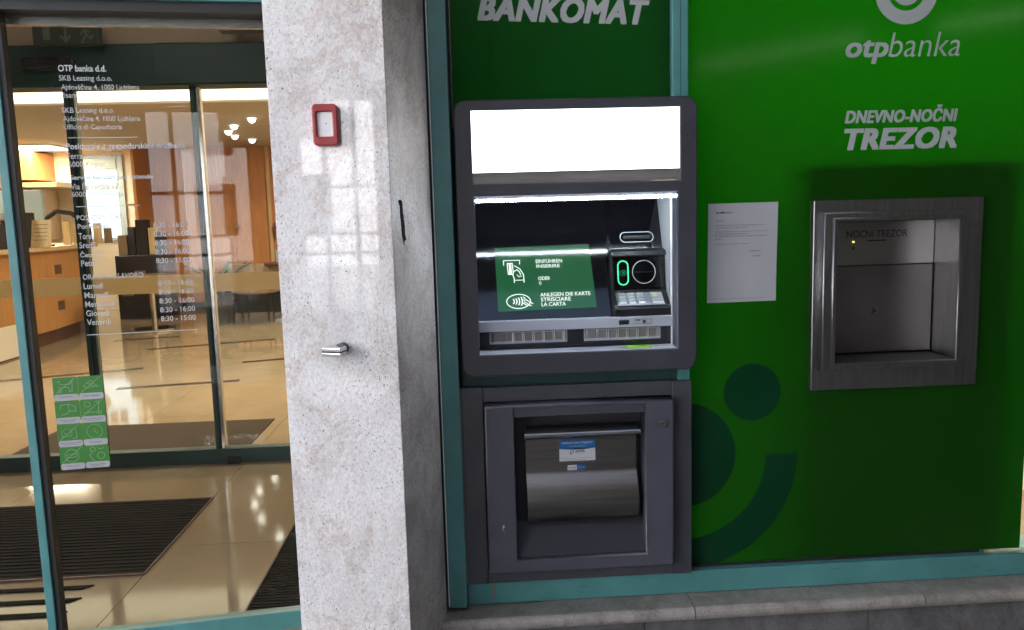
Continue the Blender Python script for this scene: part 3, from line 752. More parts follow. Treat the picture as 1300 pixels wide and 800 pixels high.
text('lettering', 'varnost', 'ink_soft', s2, (.2845, .3065, .5985, .6030), SY_ - .0003, bold=.02); text('lettering', '080 1234', 'etched', s2, (.3125, .332, .5995, .6035), SY_ - .0003)

# ================================================================== night safe
ns = thing('night_safe', 'brushed steel night safe recess in the green window', 'safe', (1.295, -.02, .80))
VF = -.016
plate('frame_plate', 'steel_vault', ns, [rrect(1.0335, 1.5565, .7995, 1.3745, .004, 3), rect(1.058, 1.476, .874, 1.332)[::-1]], VF, .016, .003)
plate('raised_rim', 'steel_vault', ns, [rect(1.0515, 1.4825, .868, 1.3385), rect(1.0865, 1.4655, .886, 1.314)[::-1]], -.048, .047, .004)
plate('inner_rim', 'steel_vault', ns, [rect(1.0775, 1.4715, .8785, 1.3225), rect(1.0895, 1.4625, .889, 1.311)[::-1]], -.055, .02, .003)
ex, ez0, ez1, ed = (1.090, 1.462), .8895, 1.3105, .092
b = new(); quad(b, (ex[1], -.050, ez0), (ex[1] + .004, ed, ez0 + .004), (ex[1] + .004, ed, ez1), (ex[1], -.050, ez1)); mk('recess_side', b, 'steel_vault', ns)
b = new(); quad(b, (ex[0], -.050, ez0), (ex[0], ed, ez0), (ex[0], ed, ez1), (ex[0], -.050, ez1)); mk('recess_side', b, 'steel_vault', ns)
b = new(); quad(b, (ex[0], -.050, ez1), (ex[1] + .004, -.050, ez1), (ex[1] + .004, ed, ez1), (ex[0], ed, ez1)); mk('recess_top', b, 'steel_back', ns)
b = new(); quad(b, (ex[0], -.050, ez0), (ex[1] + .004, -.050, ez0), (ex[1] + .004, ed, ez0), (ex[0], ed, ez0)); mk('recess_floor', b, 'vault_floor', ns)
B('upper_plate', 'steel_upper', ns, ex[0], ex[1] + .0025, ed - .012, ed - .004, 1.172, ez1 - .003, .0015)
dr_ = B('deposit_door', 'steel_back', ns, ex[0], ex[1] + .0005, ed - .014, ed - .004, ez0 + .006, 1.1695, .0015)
YB = ed - .0128
text('lettering', 'NOČNI TREZOR'.replace('Č', 'C'), 'ink', ns, (1.182, 1.378, 1.2575, 1.2800), YB, bold=.012)
for z, mm in ((1.245, 'led_yellow'), (1.226, 'gasket')):
    cbm = new(); cyl(cbm, (1.204, YB - .0022, z), (1.204, YB + .004, z), (.0038 if mm == 'gasket' else .0026), 12); mk('indicator', cbm, mm, ns)
B('card_slit', 'gasket', ns, 1.249, 1.309, YB - .0010, YB + .001, 1.2455, 1.2500)
cbm = new(); cyl(cbm, (1.276, ed - .018, 1.028), (1.276, ed - .01, 1.028), .0095, 20); mk('keyhole', cbm, 'steel', dr_)
cbm = new(); cyl(cbm, (1.276, ed - .0186, 1.028), (1.276, ed - .0178, 1.028), .005, 14); mk('key_slot', cbm, 'gasket', dr_)
B('cabinet', 'gasket', ns, 1.024, 1.665, .1205, .30, .02, 1.52)
plate('cabinet_front', 'gasket', ns, [rect(1.018, 1.676, .02, 1.535), rect(1.075, 1.50, .87, 1.33)[::-1]], .072, .048)

# ================================================================== outer glass door (its leaf stands slightly askew)
DR = math.atan2(.074, .584)
dl = thing('entrance_door', 'teal framed glass entrance door with etched opening hours left of the pillar', 'door', (-.609, .242, 0), DR, local=True)
B('stile', 'teal', dl, -.7600, -.7355, -.030, .020, .0, 2.016, .002)
B('stile_gasket', 'gasket', dl, -.7350, -.7195, -.022, .018, .062, 2.0, .001)
B('bottom_rail', 'teal', dl, -1.75, .15, -.016, .024, .0, .062, .002)
B('header', 'teal', dl, -1.75, .15, -.045, .07, 2.016, 2.30, .002)
B('header_gasket', 'gasket', dl, -1.75, .15, -.03, .05, 1.986, 2.0155)
B('header_track', 'dark_chrome', dl, -1.75, .15, .052, .075, 1.962, 2.0155)
B('side_jamb', 'teal', dl, -1.75, -1.70, -.03, .05, .062, 1.986)
gl = B('glass_pane', 'glass_tint', dl, -.7200, .15, -.002, .004, .062, 1.987)
B('glass_pane', 'glass_tint', dl, -1.70, -.7605, -.002, .004, .062, 1.987)
TY = -.0032
ET = 'etched'
def et(s, x0, x1, z, h=.0175, bold=.004): text('lettering', s, ET, gl, (x0, x1, z - h * .5, z + h * .5), TY, bold=bold)
et('OTP banka d.d.', -.584, -.451, 1.8265, .0195, .024)
et('SKB Leasing d.o.o.', -.5835, -.437, 1.796, .021)
et('Ajdovščina 4, 1000 Ljubljana', -.580, -.362, 1.7705, .022)
et('Pisarna Koper', -.583, -.473, 1.746, .021)
et('SKB Leasing d.o.o.', -.584, -.438, 1.7025, .021)
et('Ajdovščina 4, 1000 Ljubljana', -.583, -.366, 1.6785, .022)
et('Ufficio di Capodistria', -.583, -.420, 1.6535, .0195)
et('Poslovanje z gospodarskimi družbami', -.5815, -.245, 1.5960, .0235, .022)
et('Ferrarska ulica 12', -.5805, -.4355, 1.5705, .018)
et('6000 Koper', -.580, -.477, 1.5435, .0215)
et('Servizi bancari per aziende', -.580, -.343, 1.5045, .018, .022)
et('Via Ferrarska 12', -.5795, -.446, 1.4795, .018)
et('6000 Capodistria', -.5795, -.433, 1.4540, .0205)
et('POSLOVNI ČAS', -.571, -.443, 1.3885, .0205, .008)
days = ['Ponedeljek', 'Torek', 'Sreda', 'Četrtek', 'Petek']; wd = [.092, .045, .046, .062, .048]
giorni = ['Lunedì', 'Martedì', 'Mercoledì', 'Giovedì', 'Venerdì']; wg = [.055, .068, .085, .066, .068]
for i in range(5):
    z = 1.3575 - i * .0275
    et(days[i], -.571, -.571 + wd[i], z, .0185, .01); et('8:30 - 15:00' if i == 4 else '8:30 - 16:00', -.3555, -.254, z + .0005, .0165, .010)
et('ORARIO DI LAVORO', -.570, -.396, 1.2055, .0165, .008)
for i in range(5):
    z = 1.1775 - i * .0280
    et(giorni[i], -.570, -.570 + wg[i], z, .0185, .01); et('8:30 - 15:00' if i == 4 else '8:30 - 16:00', -.3555, -.252, z + .0005, .0165, .010)
for x0, x1, z in ((-.5745, -.379, 1.624), (-.570, -.388, 1.419), (-.574, -.248, 1.0265)):
    B('rule_line', ET, gl, x0, x1, TY - .0003, TY, z - .0010, z + .0010)

# green pictogram sticker sheet on the door glass
ps = thing('pictogram_sticker', 'sheet of eight green and white pictogram stickers on the entrance door glass', 'sticker', (-.609, .242, 0), DR, local=True)
ps.location = Matrix.Translation((-.609, .242, 0)) @ Matrix.Rotation(DR, 4, 'Z') @ Vector((-.611, -.004, .605))
PSX, PSZ = .611, -.605
def icon(bm, k, cx, cz, M):
    S = .0265; w = .0016
    def s_(pts, cl=False): stroke(bm, [(cx + x * S, cz + z * S) for x, z in pts], w, -.0026, cl, M)
    def c_(x, z, r, n=14): s_([(x + r * math.cos(R(360 * i / n)), z + r * math.sin(R(360 * i / n))) for i in range(n)], True)
    if k == 0: s_([(-.9, .5), (-.6, .7), (-.5, .25), (.5, .25), (.8, .7), (.7, -.6), (.45, -.6), (.35, -.1), (-.4, -.1), (-.5, -.7), (-.7, -.7), (-.65, .1)])
    elif k == 1: s_([(-.8, -.1), (-.3, .35), (.1, .6), (.3, .2), (.8, -.2), (.2, -.15), (-.3, -.3), (-.8, -.1)]); s_([(-.3, .3), (.3, -.1)])
    elif k == 2: s_([(-.8, .1), (-.7, .55), (.1, .7), (.9, .35), (.9, -.2), (.2, -.15), (-.2, -.5), (-.7, -.6)]); s_([(.1, .7), (.2, -.1)])
    elif k == 3: c_(-.55, .5, .32); s_([(-.9, -.5), (-.2, -.45), (.6, -.5), (.75, .8)]); s_([(.3, .75), (.75, .8)]); c_(.75, -.55, .18)
    elif k == 4: c_(-.3, .2, .35); s_([(-.9, .6), (-.85, -.4), (.2, -.35), (.25, .5), (.7, .4), (.75, -.6), (.3, -.7)])
    elif k == 5: c_(0, 0, .85, 22); s_([(0, .35), (0, 0), (.3, -.25)])
    elif k == 6: c_(0, 0, .75, 22); s_([(-.5, .15), (.5, .2), (.5, -.15), (-.5, -.2)], True)
    elif k == 7: c_(-.4, .6, .28); s_([(-.5, .2), (-.8, -.1), (-.5, -.6), (-.3, -.8)]); s_([(.1, .75), (.5, .6), (.8, .75)]); c_(.45, -.2, .4)
    if k in (0, 1, 3, 4, 6): s_([(-1.1, -.85), (1.05, .95)])
CAP = ['Prepovedano', 'Ne kadi', 'Prosimo vstopite', 'Brez skirojev', 'Ne snemaj', 'Delovni čas', 'Tišina prosim', 'Ohranite razdaljo']
for r_ in range(4):
    for c in range(2):
        x0 = -.6845 + c * .0722; x1 = x0 + .0715; z1 = .8985 - r_ * .0735; z0 = z1 - .0728
        t = plate('pictogram_tile', 'sticker_green', ps, [rrect(x0 + PSX, x1 + PSX, z0 + .006 + PSZ, z1 + PSZ, .004, 3)], -.0010, .0009)
        plate('caption_label', 'caption_grey', t, [rrect(x0 + PSX + .001, x1 + PSX - .001, z0 + PSZ, z0 + .0195 + PSZ, .006, 4)], -.0020, .0009)
        xm = (x0 + x1) / 2 + PSX; hw = .018 + .005 * ((r_ + c) % 3)
        text('caption', CAP[r_ * 2 + c], 'ink_soft', t, (xm - hw, xm + hw, z0 + .0085 + PSZ, z0 + .0135 + PSZ), -.0025, bold=.02)
        if r_ in (1, 2, 3) and not (r_ == 3 and c == 0): text('caption', 'osebam vstop ni dovoljen', 'ink_soft', t, (xm - hw * .7, xm + hw * .7, z0 + .004 + PSZ, z0 + .0072 + PSZ), -.0025, bold=.02)
        b = new(); icon(b, r_ * 2 + c, xm, z0 + .044 + PSZ, None); mk('pictogram', b, 'icon_pale', t)

# ================================================================== vestibule
def ribbed_mat(name, label, x0, x1, y0, y1, step, group=None):
    t = thing(name, label, 'doormat', ((x0 + x1) / 2, (y0 + y1) / 2, 0), group=group)
    B('base', 'mat_dark', t, x0 + .006, x1 - .006, y0 + .006, y1 - .006, .0005, .004)
    b = new(); y = y0 + .012
    while y < y1 - .012:
        box(b, x0 + .008, x1 - .008, y, y + step * .5, .004, .0075); y += step
    o = mk('ribs', b, 'mat_rib', t); o['kind'] = 'stuff'
    b = new(); box(b, x0, x1, y0, y0 + .006, .0005, .0085); box(b, x0, x1, y1 - .006, y1, .0005, .0085); box(b, x0, x0 + .006, y0 + .006, y1 - .006, .0005, .0085); box(b, x1 - .006, x1, y0 + .006, y1 - .006, .0005, .0085)
    mk('edge_trim', b, 'wood_dark', t)
    return t
ribbed_mat('ribbed_doormat', 'large dark brown ribbed doormat in the middle of the vestibule floor', -2.75, -1.300, .702, 1.560, .034)
ribbed_mat('ribbed_doormat', 'narrow dark ribbed doormat at the foot of the pillar', -.820, -.47, .345, 1.75, .022)
for k, (y, w_) in enumerate(((.635, .03), (.533, .032), (.430, .034))):
    x1 = -1.472
    b = new(); extrude_z(b, [(-2.4, y - w_), (x1 - .02, y - w_), (x1 + .012, y), (-2.4, y)], .0003, .0045)
    meta(mk('floor_strip', b, 'mat_dark', None, loc=(-1.9, y - .015, 0)), ['farthest of the three dark anti-slip strips on the floor', 'middle of the three dark anti-slip strips on the floor', 'nearest of the three dark anti-slip strips on the floor'][k], 'floor strip', 'anti-slip strips inside the door')

# inner door
IY = 2.12
idr = thing('inner_door', 'dark teal framed sliding glass door between vestibule and lobby', 'door', (-1.7, IY, 0))
B('header', 'teal_inner', idr, -3.9, -.47, IY, IY + .16, 2.105, 2.322, .004)
B('header_cover', 'teal_inner', idr, -1.625, -.47, IY - .012, IY, 2.112, 2.316, .002)
B('transom_panel', 'wall_warm', idr, -3.9, -.47, IY + .06, IY + .10, 2.322, 2.62)
B('transom_joint', 'brown_box', idr, -1.62, -1.40, IY + .056, IY + .06, 2.325, 2.337)
for x in (-2.105, -1.440):
    B('stile', 'teal_inner', idr, x - .026, x - .004, IY + .04, IY + .085, .07, 2.105, .002)
    B('stile', 'gasket', idr, x - .003, x + .006, IY + .045, IY + .085, .07, 2.105)
    B('stile', 'dark_chrome' if x > -2 else 'teal_inner', idr, x + .007, x + .026, IY + .045, IY + .09, .07, 2.105, .002)
rl = B('bottom_rail', 'teal_inner', idr, -3.9, -.47, IY + .03, IY + .10, .0, .085, .003)
B('floor_guide', 'gasket', idr, -1.40, -1.33, IY + .01, IY + .03, .0, .04)
for x0, x1 in ((-3.9, -2.135), (-2.075, -1.470), (-1.410, -.47)):
    p = B('glass_pane', 'glass', idr, x0, x1, IY + .062, IY + .068, .085, 2.105)
    B('frosted_band', 'frost', p, x0 + .003, x1 - .003, IY + .0605, IY + .0615, .985, 1.086)
se = thing('motion_sensor', 'black rounded motion sensor on the inner door header', 'sensor', (-2.16, IY, 2.22))
b = new(); me = plate_mesh([rrect(-2.30, -2.02, 2.189, 2.256, .032, 8)], IY - .042, .041, .012); mk('housing', me, 'black_plastic', se)
B('lens', 'black_glass', se, -2.22, -2.10, IY - .0445, IY - .041, 2.205, 2.238, .001)
ex_ = thing('exit_sign', 'dark green unlit emergency exit sign above the inner door header', 'exit sign', (-2.02, 2.06, 2.30))
B('housing', 'exit_green', ex_, -2.187, -1.857, 2.02, 2.07, 2.298, 2.410, .003)
B('hanger', 'gasket', ex_, -2.01, -1.985, 2.03, 2.06, 2.410, 2.43)
B('hanger_rod', 'gasket', ex_, -2.002, -1.993, 2.042, 2.05, 2.430, 2.62)
b = new(); box(b, -2.135, -2.10, 2.0185, 2.02, 2.325, 2.39); mk('door_symbol', b, 'exit_pale', ex_)
b = new(); stroke(b, [(-2.022, 2.395), (-2.022, 2.318)], .014, 2.019); stroke(b, [(-2.045, 2.342), (-2.022, 2.316), (-1.999, 2.342)], .012, 2.0188); mk('arrow', b, 'exit_pale', ex_)
b = new(); stroke(b, [(-1.93, 2.37), (-1.915, 2.345), (-1.93, 2.33), (-1.94, 2.31)], .012, 2.019); stroke(b, [(-1.915, 2.345), (-1.895, 2.33), (-1.885, 2.345)], .010, 2.0188); stroke(b, [(-1.945, 2.35), (-1.925, 2.372), (-1.9, 2.36)], .009, 2.0186); mk('running_figure', b, 'exit_pale', ex_)
meta(B('ceiling_beam', 'passage_wall', None, -1.25, -.47, 2.02, 2.10, 2.36, 2.42, loc=(-.9, 2.06, 2.36)), kind='structure')

# ================================================================== lobby
def lamp_area(parent, name, loc, sx, sy, power, col=(1, .84, .62), rx=0):
    ld = bpy.data.lights.new(name, 'AREA'); ld.shape = 'RECTANGLE'; ld.size = sx; ld.size_y = sy; ld.energy = power * K; ld.color = col
    o = bpy.data.objects.new(name, ld); COL.objects.link(o); o.location = loc; o.rotation_euler = (rx, 0, 0)
    if parent is not None: o.parent = parent; o.matrix_parent_inverse = parent.matrix_world.inverted()
    return o
# lit cove: a glowing soffit face
cv = thing('cove_light', 'long glowing cream light cove across the lobby ceiling', 'light', (-4, 6.2, 2.62))
B('diffuser', 'cove_glow', cv, -8.0, -.5, 6.16, 6.19, 2.63, 2.98)
B('lower_lip', 'ceiling', cv, -8.0, -.5, 6.12, 6.198, 2.605, 2.628)
def panel_light(label, x, y, z, sx, sy, power, col=(1, .84, .62)):
    t = thing('ceiling_light', label, 'light', (x, y, z), group='square ceiling lights of the bank')
    B('housing', 'white_plastic', t, x - sx / 2 - .02, x + sx / 2 + .02, y - sy / 2 - .02, y + sy / 2 + .02, z - .02, z)
    B('diffuser', 'tube_glow', t, x - sx / 2, x + sx / 2, y - sy / 2, y + sy / 2, z - .026, z - .0205)
    bpy.context.view_layer.update()
    lamp_area(t, 'lamp', (x, y, z - .035), sx, sy, power, col)
LOB = 100
for i, (x, y) in enumerate(((-6.2, 4.2), (-3.2, 4.2), (-1.3, 4.2))): panel_light(['left', 'middle', 'right'][i] + ' square light of the high ceiling behind the inner door', x, y, 3.0, 1.0, 1.0, LOB)
for i, (x, y) in enumerate(((-6.5, 8.0), (-6.5, 10.3), (-1.6, 8.6))): panel_light(['front left', 'back left', 'right'][i] + ' square light of the low lobby ceiling', x, y, 2.62, .8, .8, LOB * 1.25)
panel_light('small square light of the vestibule ceiling', -1.6, 1.1, 2.62, .6, .5, 2)
panel_light('square light of the room behind the green window', 1.40, 1.5, 2.75, 1.4, .6, 330, (1, .93, .8))
sp = [(-2.49, 7.44), (-2.88, 8.08), (-3.12, 8.66), (-3.20, 9.24), (-3.11, 9.81)]
SPL = ['nearest of the five bright ceiling spotlights in the lobby', 'second nearest of the five bright ceiling spotlights in the lobby', 'middle of the five bright ceiling spotlights in the lobby', 'fourth of the five bright ceiling spotlights in the lobby', 'farthest of the five bright ceiling spotlights in the lobby']
for (x, y), lb in zip(sp, SPL):
    t = thing('spotlight', lb, 'spotlight', (x, y, 2.62), group='lobby ceiling spotlights')
    b = new(); cyl(b, (x, y, 2.605), (x, y, 2.625), .07, 20); mk('trim_ring', b, 'white_plastic', t)
    b = new(); bmesh.ops.create_uvsphere(b, u_segments=14, v_segments=8, radius=.045, matrix=Matrix.Translation((x, y, 2.598))); mk('bulb', b, 'spot_glow', t)

# back wall: wood cladding, doors, white niche with a bright window
bw = thing('wood_wall', 'orange wood panelled back wall of the lobby with two flush doors', 'wall', (-3.6, 11, 0))
px = [-5.08, -4.55, -4.02, -3.49, -2.96, -2.43, -1.9, -1.37, -.84, -.47]
for i in range(len(px) - 1): B('wood_panel', 'wood_orange', bw, px[i] + .003, px[i + 1] - .003, 11.0, 11.05, .1, 2.62)
B('skirting', 'gasket', bw, -5.08, -.47, 10.985, 11.04, 0, .1)
B('side_panel', 'wood_orange', bw, -5.13, -5.085, 10.4, 11.05, .0, 2.62)
d1 = B('flush_door', 'wood_orange', bw, -4.33, -3.80, 10.985, 11.0, .1, 2.15); cbm = new(); cyl(cbm, (-4.17, 10.95, 1.25), (-4.17, 10.95, 1.62), .014, 10); mk('pull_bar', cbm, 'chrome', d1)
B('pull_plate', 'wood_dark', d1, -4.26, -4.19, 10.975, 10.985, 1.22, 1.55)
d2 = B('flush_door', 'wood_orange', bw, -3.77, -3.25, 10.99, 11.0, .1, 2.15); cbm = new(); cyl(cbm, (-3.72, 10.93, 1.31), (-3.72, 10.99, 1.31), .03, 12); mk('knob', cbm, 'chrome', d2)
B('wood_lath', 'wood_pale', bw, -3.22, -3.17, 10.96, 11.0, .1, 2.62)
bw2 = thing('white_wall', 'cream plastered wall with a bright tall window behind the counter', 'wall', (-6.5, 11.3, 0))
B('plaster', 'wall_white', bw2, -8.05, -5.14, 11.3, 11.4, 0, 2.62)
wf = B('window_frame', 'blue_grey', bw2, -6.42, -5.62, 11.26, 11.3, 1.15, 2.55, .004)
B('window_pane', 'window_glow', wf, -6.38, -5.72, 11.25, 11.26, 1.2, 1.98); B('window_pane', 'window_glow', wf, -6.38, -5.72, 11.25, 11.26, 2.06, 2.30)
B('window_head', 'blue_grey', wf, -6.38, -5.72, 11.245, 11.26, 2.34, 2.5)
B('picture_rail', 'wall_warm', bw2, -5.6, -5.16, 11.26, 11.3, 1.75, 1.77)
wc = thing('wall_cupboard', 'orange wood wall cupboard with a pale shelf left of the bright window', 'cupboard', (-7.2, 10.6, 1.4))
B('upper_door', 'wood_orange', wc, -8.0, -6.72, 10.6, 11.29, 2.15, 2.58); B('shelf', 'wood_pale', wc, -8.0, -6.25, 10.35, 11.29, 2.02, 2.09); B('lower_door', 'wood_orange', wc, -8.0, -6.75, 10.62, 11.29, 1.2, 2.01)
B('edge_trim', 'wood_pale', wc, -6.748, -6.70, 10.60, 11.29, 1.2, 2.01)
B('ceiling_bulkhead', 'ceiling', wc, -8.0, -6.3, 8.0, 8.6, 2.52, 2.62)

# reception counter
dk = thing('reception_counter', 'curved orange wood reception counter with small dark square insets', 'counter', (-5.2, 7, 0))
face = [(-4.78, 4.6), (-4.86, 5.6), (-4.92, 6.6), (-4.95, 7.4), (-5.05, 8.3), (-5.3, 9.2), (-5.75, 9.9)]
def strip(pts, inset, depth, z0, z1):
    a = [(x - inset, y) for x, y in pts]; c = [(x - inset - depth, y) for x, y in pts][::-1]
    return extrude_z(new(), a + c, z0, z1)
mk('front_panel', strip(face, .0, .06, .17, 1.08), 'wood_desk', dk)
mk('plinth', strip(face, .07, .06, .0, .17), 'wood_dark', dk)
mk('counter_top', strip(face, -.10, .62, 1.115, 1.16), 'wood_pale', dk)
mk('top_rail', strip(face, .005, .05, 1.08, 1.115), 'wood_desk', dk)
B('pale_kick_panel', 'wall_white', dk, -4.86, -4.835, 4.6, 6.35, .02, .36)
def xf(y):
    for (a, b), (c, d) in zip(face, face[1:]):
        if b <= y <= d: return a + (c - a) * (y - b) / (d - b)
for y, zs_ in ((5.75, (.92, .66, .44)), (7.55, (.88, .44))):
    for z in zs_:
        x = xf(y); B('square_inset', 'wood_dark', dk, x - .01, x + .006, y - .11, y + .11, z - .055, z + .055)

def simple(name, label, cat, loc): return thing(name, label, cat, loc)
t = simple('desk_monitor', 'pale blue back of a monitor standing on the reception counter', 'monitor', (-5.55, 8.0, 1.16))
me = plate_mesh([rrect(-6.02, -5.28, 1.42, 1.86, .05, 6)], 8.0, .05, .01); mk('screen_back', me, 'blue_grey', t)
B('foot', 'blue_grey', t, -5.75, -5.55, 7.95, 8.1, 1.161, 1.17); B('neck', 'blue_grey', t, -5.68, -5.62, 8.02, 8.05, 1.17, 1.43)
t = simple('black_printer', 'black boxy printer on the reception counter', 'printer', (-5.2, 6.6, 1.16))
B('housing', 'black_plastic', t, -5.36, -5.02, 6.25, 6.75, 1.161, 1.44, .02); B('paper_tray', 'brown_box', t, -5.2, -5.08, 6.2, 6.25, 1.30, 1.36); B('panel', 'brown_box', t, -5.30, -5.16, 6.235, 6.25, 1.36, 1.42)
t = simple('card_terminal', 'tall dark device with a slanted top on the reception counter', 'terminal', (-5.0, 6.95, 1.16))
b = extrude_x(new(), [(6.7, 1.161), (7.2, 1.161), (7.2, 1.56), (6.95, 1.56), (6.75, 1.42)], -5.22, -4.98); mk('body', b, 'black_plastic', t); B('label_strip', 'brown_box', t, -5.15, -5.03, 6.70, 6.86, 1.47, 1.49, M=None)
t = simple('leaflet_stand', 'cream leaflet standing on the reception counter beside the dark device', 'leaflet', (-4.86, 7.05, 1.16))
Ml = Matrix.Translation((-4.86, 7.05, 1.161)) @ Matrix.Rotation(R(-14), 4, 'X')
B('sheet', 'wood_pale', t, -.11, .11, -.01, .005, 0, .32, M=Ml)
for i in range(5): B('print_bar', 'brown_box', t, -.08, .07, -.0112, -.0102, .08 + i * .045, .088 + i * .045, M=Ml)
t = simple('black_case', 'low black case at the left end of the reception counter', 'case', (-5.2, 5.9, 1.16))
B('housing', 'black_plastic', t, -5.42, -4.98, 5.4, 5.95, 1.161, 1.40, .02); B('handle', 'brown_box', t, -5.25, -5.12, 5.385, 5.40, 1.3, 1.32)
t = simple('brochure_rack', 'row of small brochures and boxes at the far end of the counter', 'brochures', (-5.3, 8.6, 1.16))
for i, (c_, h) in enumerate((('wood_pale', .30), ('frost', .26), ('black_plastic', .22), ('wood_pale', .27), ('brown_box', .2))): B('brochure', c_, t, -5.32 + i * .11, -5.23 + i * .11, 8.5 + i * .05, 8.54 + i * .05, 1.161, 1.161 + h)
t = simple('desk_lamp', 'dark desk lamp arching over the counter in front of the bright window', 'lamp', (-5.05, 7.7, 1.16))
b = new(); pts = [(-5.12, 7.7, 1.16), (-5.1, 7.7, 1.5), (-4.98, 7.7, 1.58), (-4.8, 7.7, 1.55), (-4.68, 7.7, 1.45)]
for p, q in zip(pts, pts[1:]): cyl(b, p, q, .028, 8)
mk('arm', b, 'black_plastic', t); b = new(); cyl(b, (-4.68, 7.7, 1.46), (-4.64, 7.7, 1.40), .03, 12, .06); mk('shade', b, 'white_plastic', t); b = new(); cyl(b, (-5.12, 7.7, 1.1605), (-5.12, 7.7, 1.18), .08, 16); mk('foot', b, 'black_plastic', t)

def leafy(bm, cx, cy, z0, n, h, spread, rnd, wl=.05):
    for i in range(n):
        a = rnd.uniform(0, 6.283); L_ = h * rnd.uniform(.7, 1.1); s_ = spread * rnd.uniform(.5, 1)
        pts = []
        for k in range(6):
            u = k / 5; pts.append(Vector((cx + math.cos(a) * s_ * u ** 1.3, cy + math.sin(a) * s_ * u ** 1.3, z0 + L_ * (u - .35 * u * u))))
        side = Vector((-math.sin(a), math.cos(a), 0))
        prev = None
        for k, p in enumerate(pts):
            wv = wl * (math.sin(math.pi * (.12 + .88 * k / 5)) + .05)
            cur = (bm.verts.new(p - side * wv), bm.verts.new(p + Vector((0, 0, -.012))), bm.verts.new(p + side * wv))
            if prev: bm.faces.new((prev[0], prev[1], cur[1], cur[0])); bm.faces.new((prev[1], prev[2], cur[2], cur[1]))
            prev = cur
rnd = random.Random(3)
def plant(label, x, y, z0, n, h, sp_, potr, poth, wl=.05):
    t = simple('potted_plant', label, 'plant', (x, y, z0))
    b = new(); cyl(b, (x, y, z0), (x, y, z0 + poth), potr * .8, 18, potr); mk('pot', b, 'pot', t)
    b = new(); leafy(b, x, y, z0 + poth * .95, n, h, sp_, rnd, wl); mk('foliage', b, 'plant', t)
plant('leafy green plant on the floor before the wood doors', -3.42, 8.8, 0, 22, .75, .55, .2, .35)
plant('small dark fern at the left end of the reception counter', -5.48, 6.4, 1.16, 16, .32, .2, .07, .1)
t = simple('display_stand', 'dark display stand with small boxes in front of the cream wall', 'display stand', (-4.85, 9.9, 0))
B('cabinet', 'black_plastic', t, -5.2, -4.5, 9.7, 10.2, 0, .95, .01)
for x, w_, h, c_ in ((-5.17, .13, .30, 'brown_box'), (-5.02, .10, .42, 'black_plastic'), (-4.90, .16, .52, 'mat_rib'), (-4.72, .09, .40, 'wood_pale'), (-4.62, .11, .33, 'black_plastic')): B('box', c_, t, x, x + w_, 9.78, 9.95, .951, .951 + h, .01)
for i in range(3): B('shelf_box', 'brown_box', t, -5.12 + i * .2, -4.97 + i * .2, 9.66, 9.699, .35 + .12 * (i % 2), .6 + .12 * (i % 2))
t = simple('pedestal_table', 'slim chrome pedestal table standing on the shiny floor', 'table', (-4.15, 8.3, 0))
b = new(); cyl(b, (-4.15, 8.3, .0), (-4.15, 8.3, .03), .26, 28); mk('foot', b, 'chrome', t)
b = new(); cyl(b, (-4.15, 8.3, .03), (-4.15, 8.3, .70), .035, 16); mk('column', b, 'chrome', t)
b = new(); cyl(b, (-4.15, 8.3, .70), (-4.15, 8.3, .74), .30, 32); mk('top', b, 'wood_dark', t)
t = simple('visitor_chair', 'beige rounded visitor chair near the wood doors', 'chair', (-2.95, 8.9, 0))
b = new()
for i in range(13):
    a = R(200 + 14 * i); pass
ring_o = [(-2.95 + .34 * math.cos(R(a)), 8.9 + .30 * math.sin(R(a))) for a in range(180, 361, 15)]; ring_i = [(-2.95 + .28 * math.cos(R(a)), 8.9 + .24 * math.sin(R(a))) for a in range(180, 361, 15)][::-1]
mk('backrest', extrude_z(b, ring_o + ring_i, .42, .82), 'beige_cloth', t); b = new(); cyl(b, (-2.95, 8.9, .40), (-2.95, 8.9, .47), .27, 24); mk('seat', b, 'beige_cloth', t)
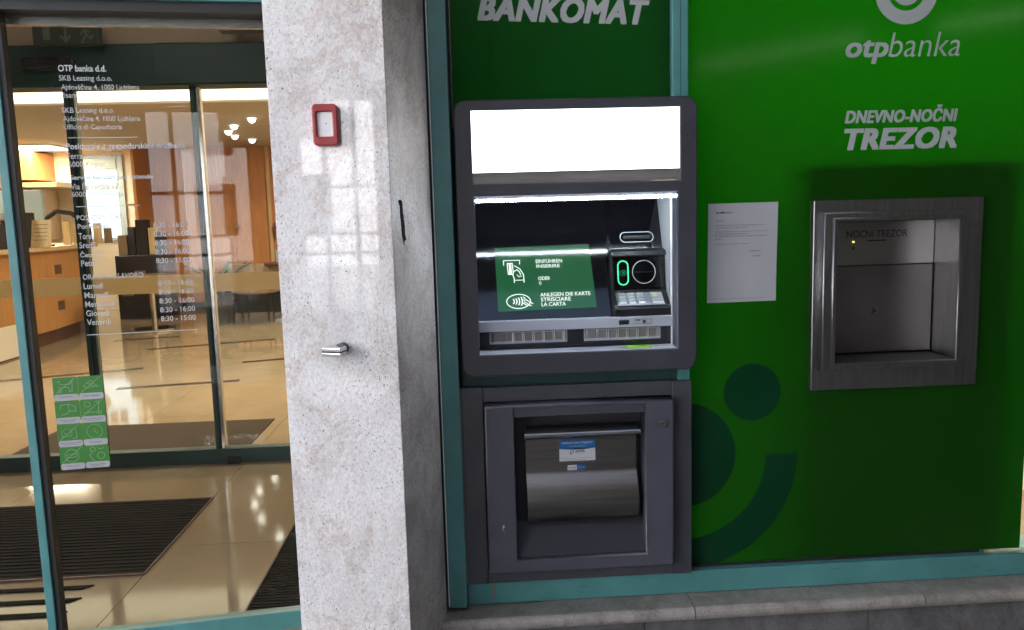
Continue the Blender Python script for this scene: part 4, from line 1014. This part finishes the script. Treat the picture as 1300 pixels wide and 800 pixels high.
for dx, dy in ((-.18, -.15), (.18, -.15), (-.18, .15), (.18, .15)):
    b = new(); cyl(b, (-2.95 + dx, 8.9 + dy, 0), (-2.95 + dx, 8.9 + dy, .40), .014, 8); mk('leg', b, 'black_plastic', t)
t = simple('side_table', 'brown round table beside the beige chair', 'table', (-2.5, 8.9, 0))
b = new(); cyl(b, (-2.5, 8.9, .79), (-2.5, 8.9, .82), .36, 28); mk('top', b, 'wood_dark', t); b = new(); cyl(b, (-2.5, 8.9, 0.02), (-2.5, 8.9, .79), .05, 12); mk('column', b, 'blue_grey', t); b = new(); cyl(b, (-2.5, 8.9, 0), (-2.5, 8.9, .02), .22, 20); mk('foot', b, 'blue_grey', t)
t = simple('water_bottle', 'small bottle on the brown round table', 'bottle', (-2.62, 8.9, .82)); b = new(); cyl(b, (-2.62, 8.9, .821), (-2.62, 8.9, 1.0), .035, 12); mk('body', b, 'blue_grey', t); b = new(); cyl(b, (-2.62, 8.9, 1.0), (-2.62, 8.9, 1.08), .035, 12, .012); mk('neck', b, 'red', t)
t = simple('red_post_box', 'small dark red box on the wood wall beside the pillar edge', 'box', (-3.2, 10.9, 1.2)); B('housing', 'red', t, -3.12, -2.96, 10.85, 10.98, 1.17, 1.36, .01); B('lid', 'wood_dark', t, -3.125, -2.955, 10.845, 10.985, 1.36, 1.375)
t = simple('notice_board', 'pale blue grey board leaning by the wood wall at the pillar edge', 'board', (-2.6, 9.6, .8)); B('sheet', 'blue_grey', t, -2.76, -2.4, 9.6, 9.62, 1.05, 1.55); B('post', 'chrome', t, -2.6, -2.57, 9.6, 9.63, 0, 1.05); B('foot', 'chrome', t, -2.72, -2.45, 9.5, 9.72, 0, .02)
meta(B('lobby_carpet', 'carpet', None, -2.80, -1.372, 2.42, 3.14, .0005, .006, loc=(-2.1, 2.8, 0)), 'plain dark brown carpet just behind the inner glass door', 'carpet')
t = simple('low_bench', 'low dark bench along the wood wall behind the beige chair', 'bench', (-3, 10.3, 0)); B('seat', 'mat_rib', t, -3.9, -1.6, 10.0, 10.5, .32, .45, .02); B('base', 'gasket', t, -3.8, -1.7, 10.05, 10.45, 0, .32)
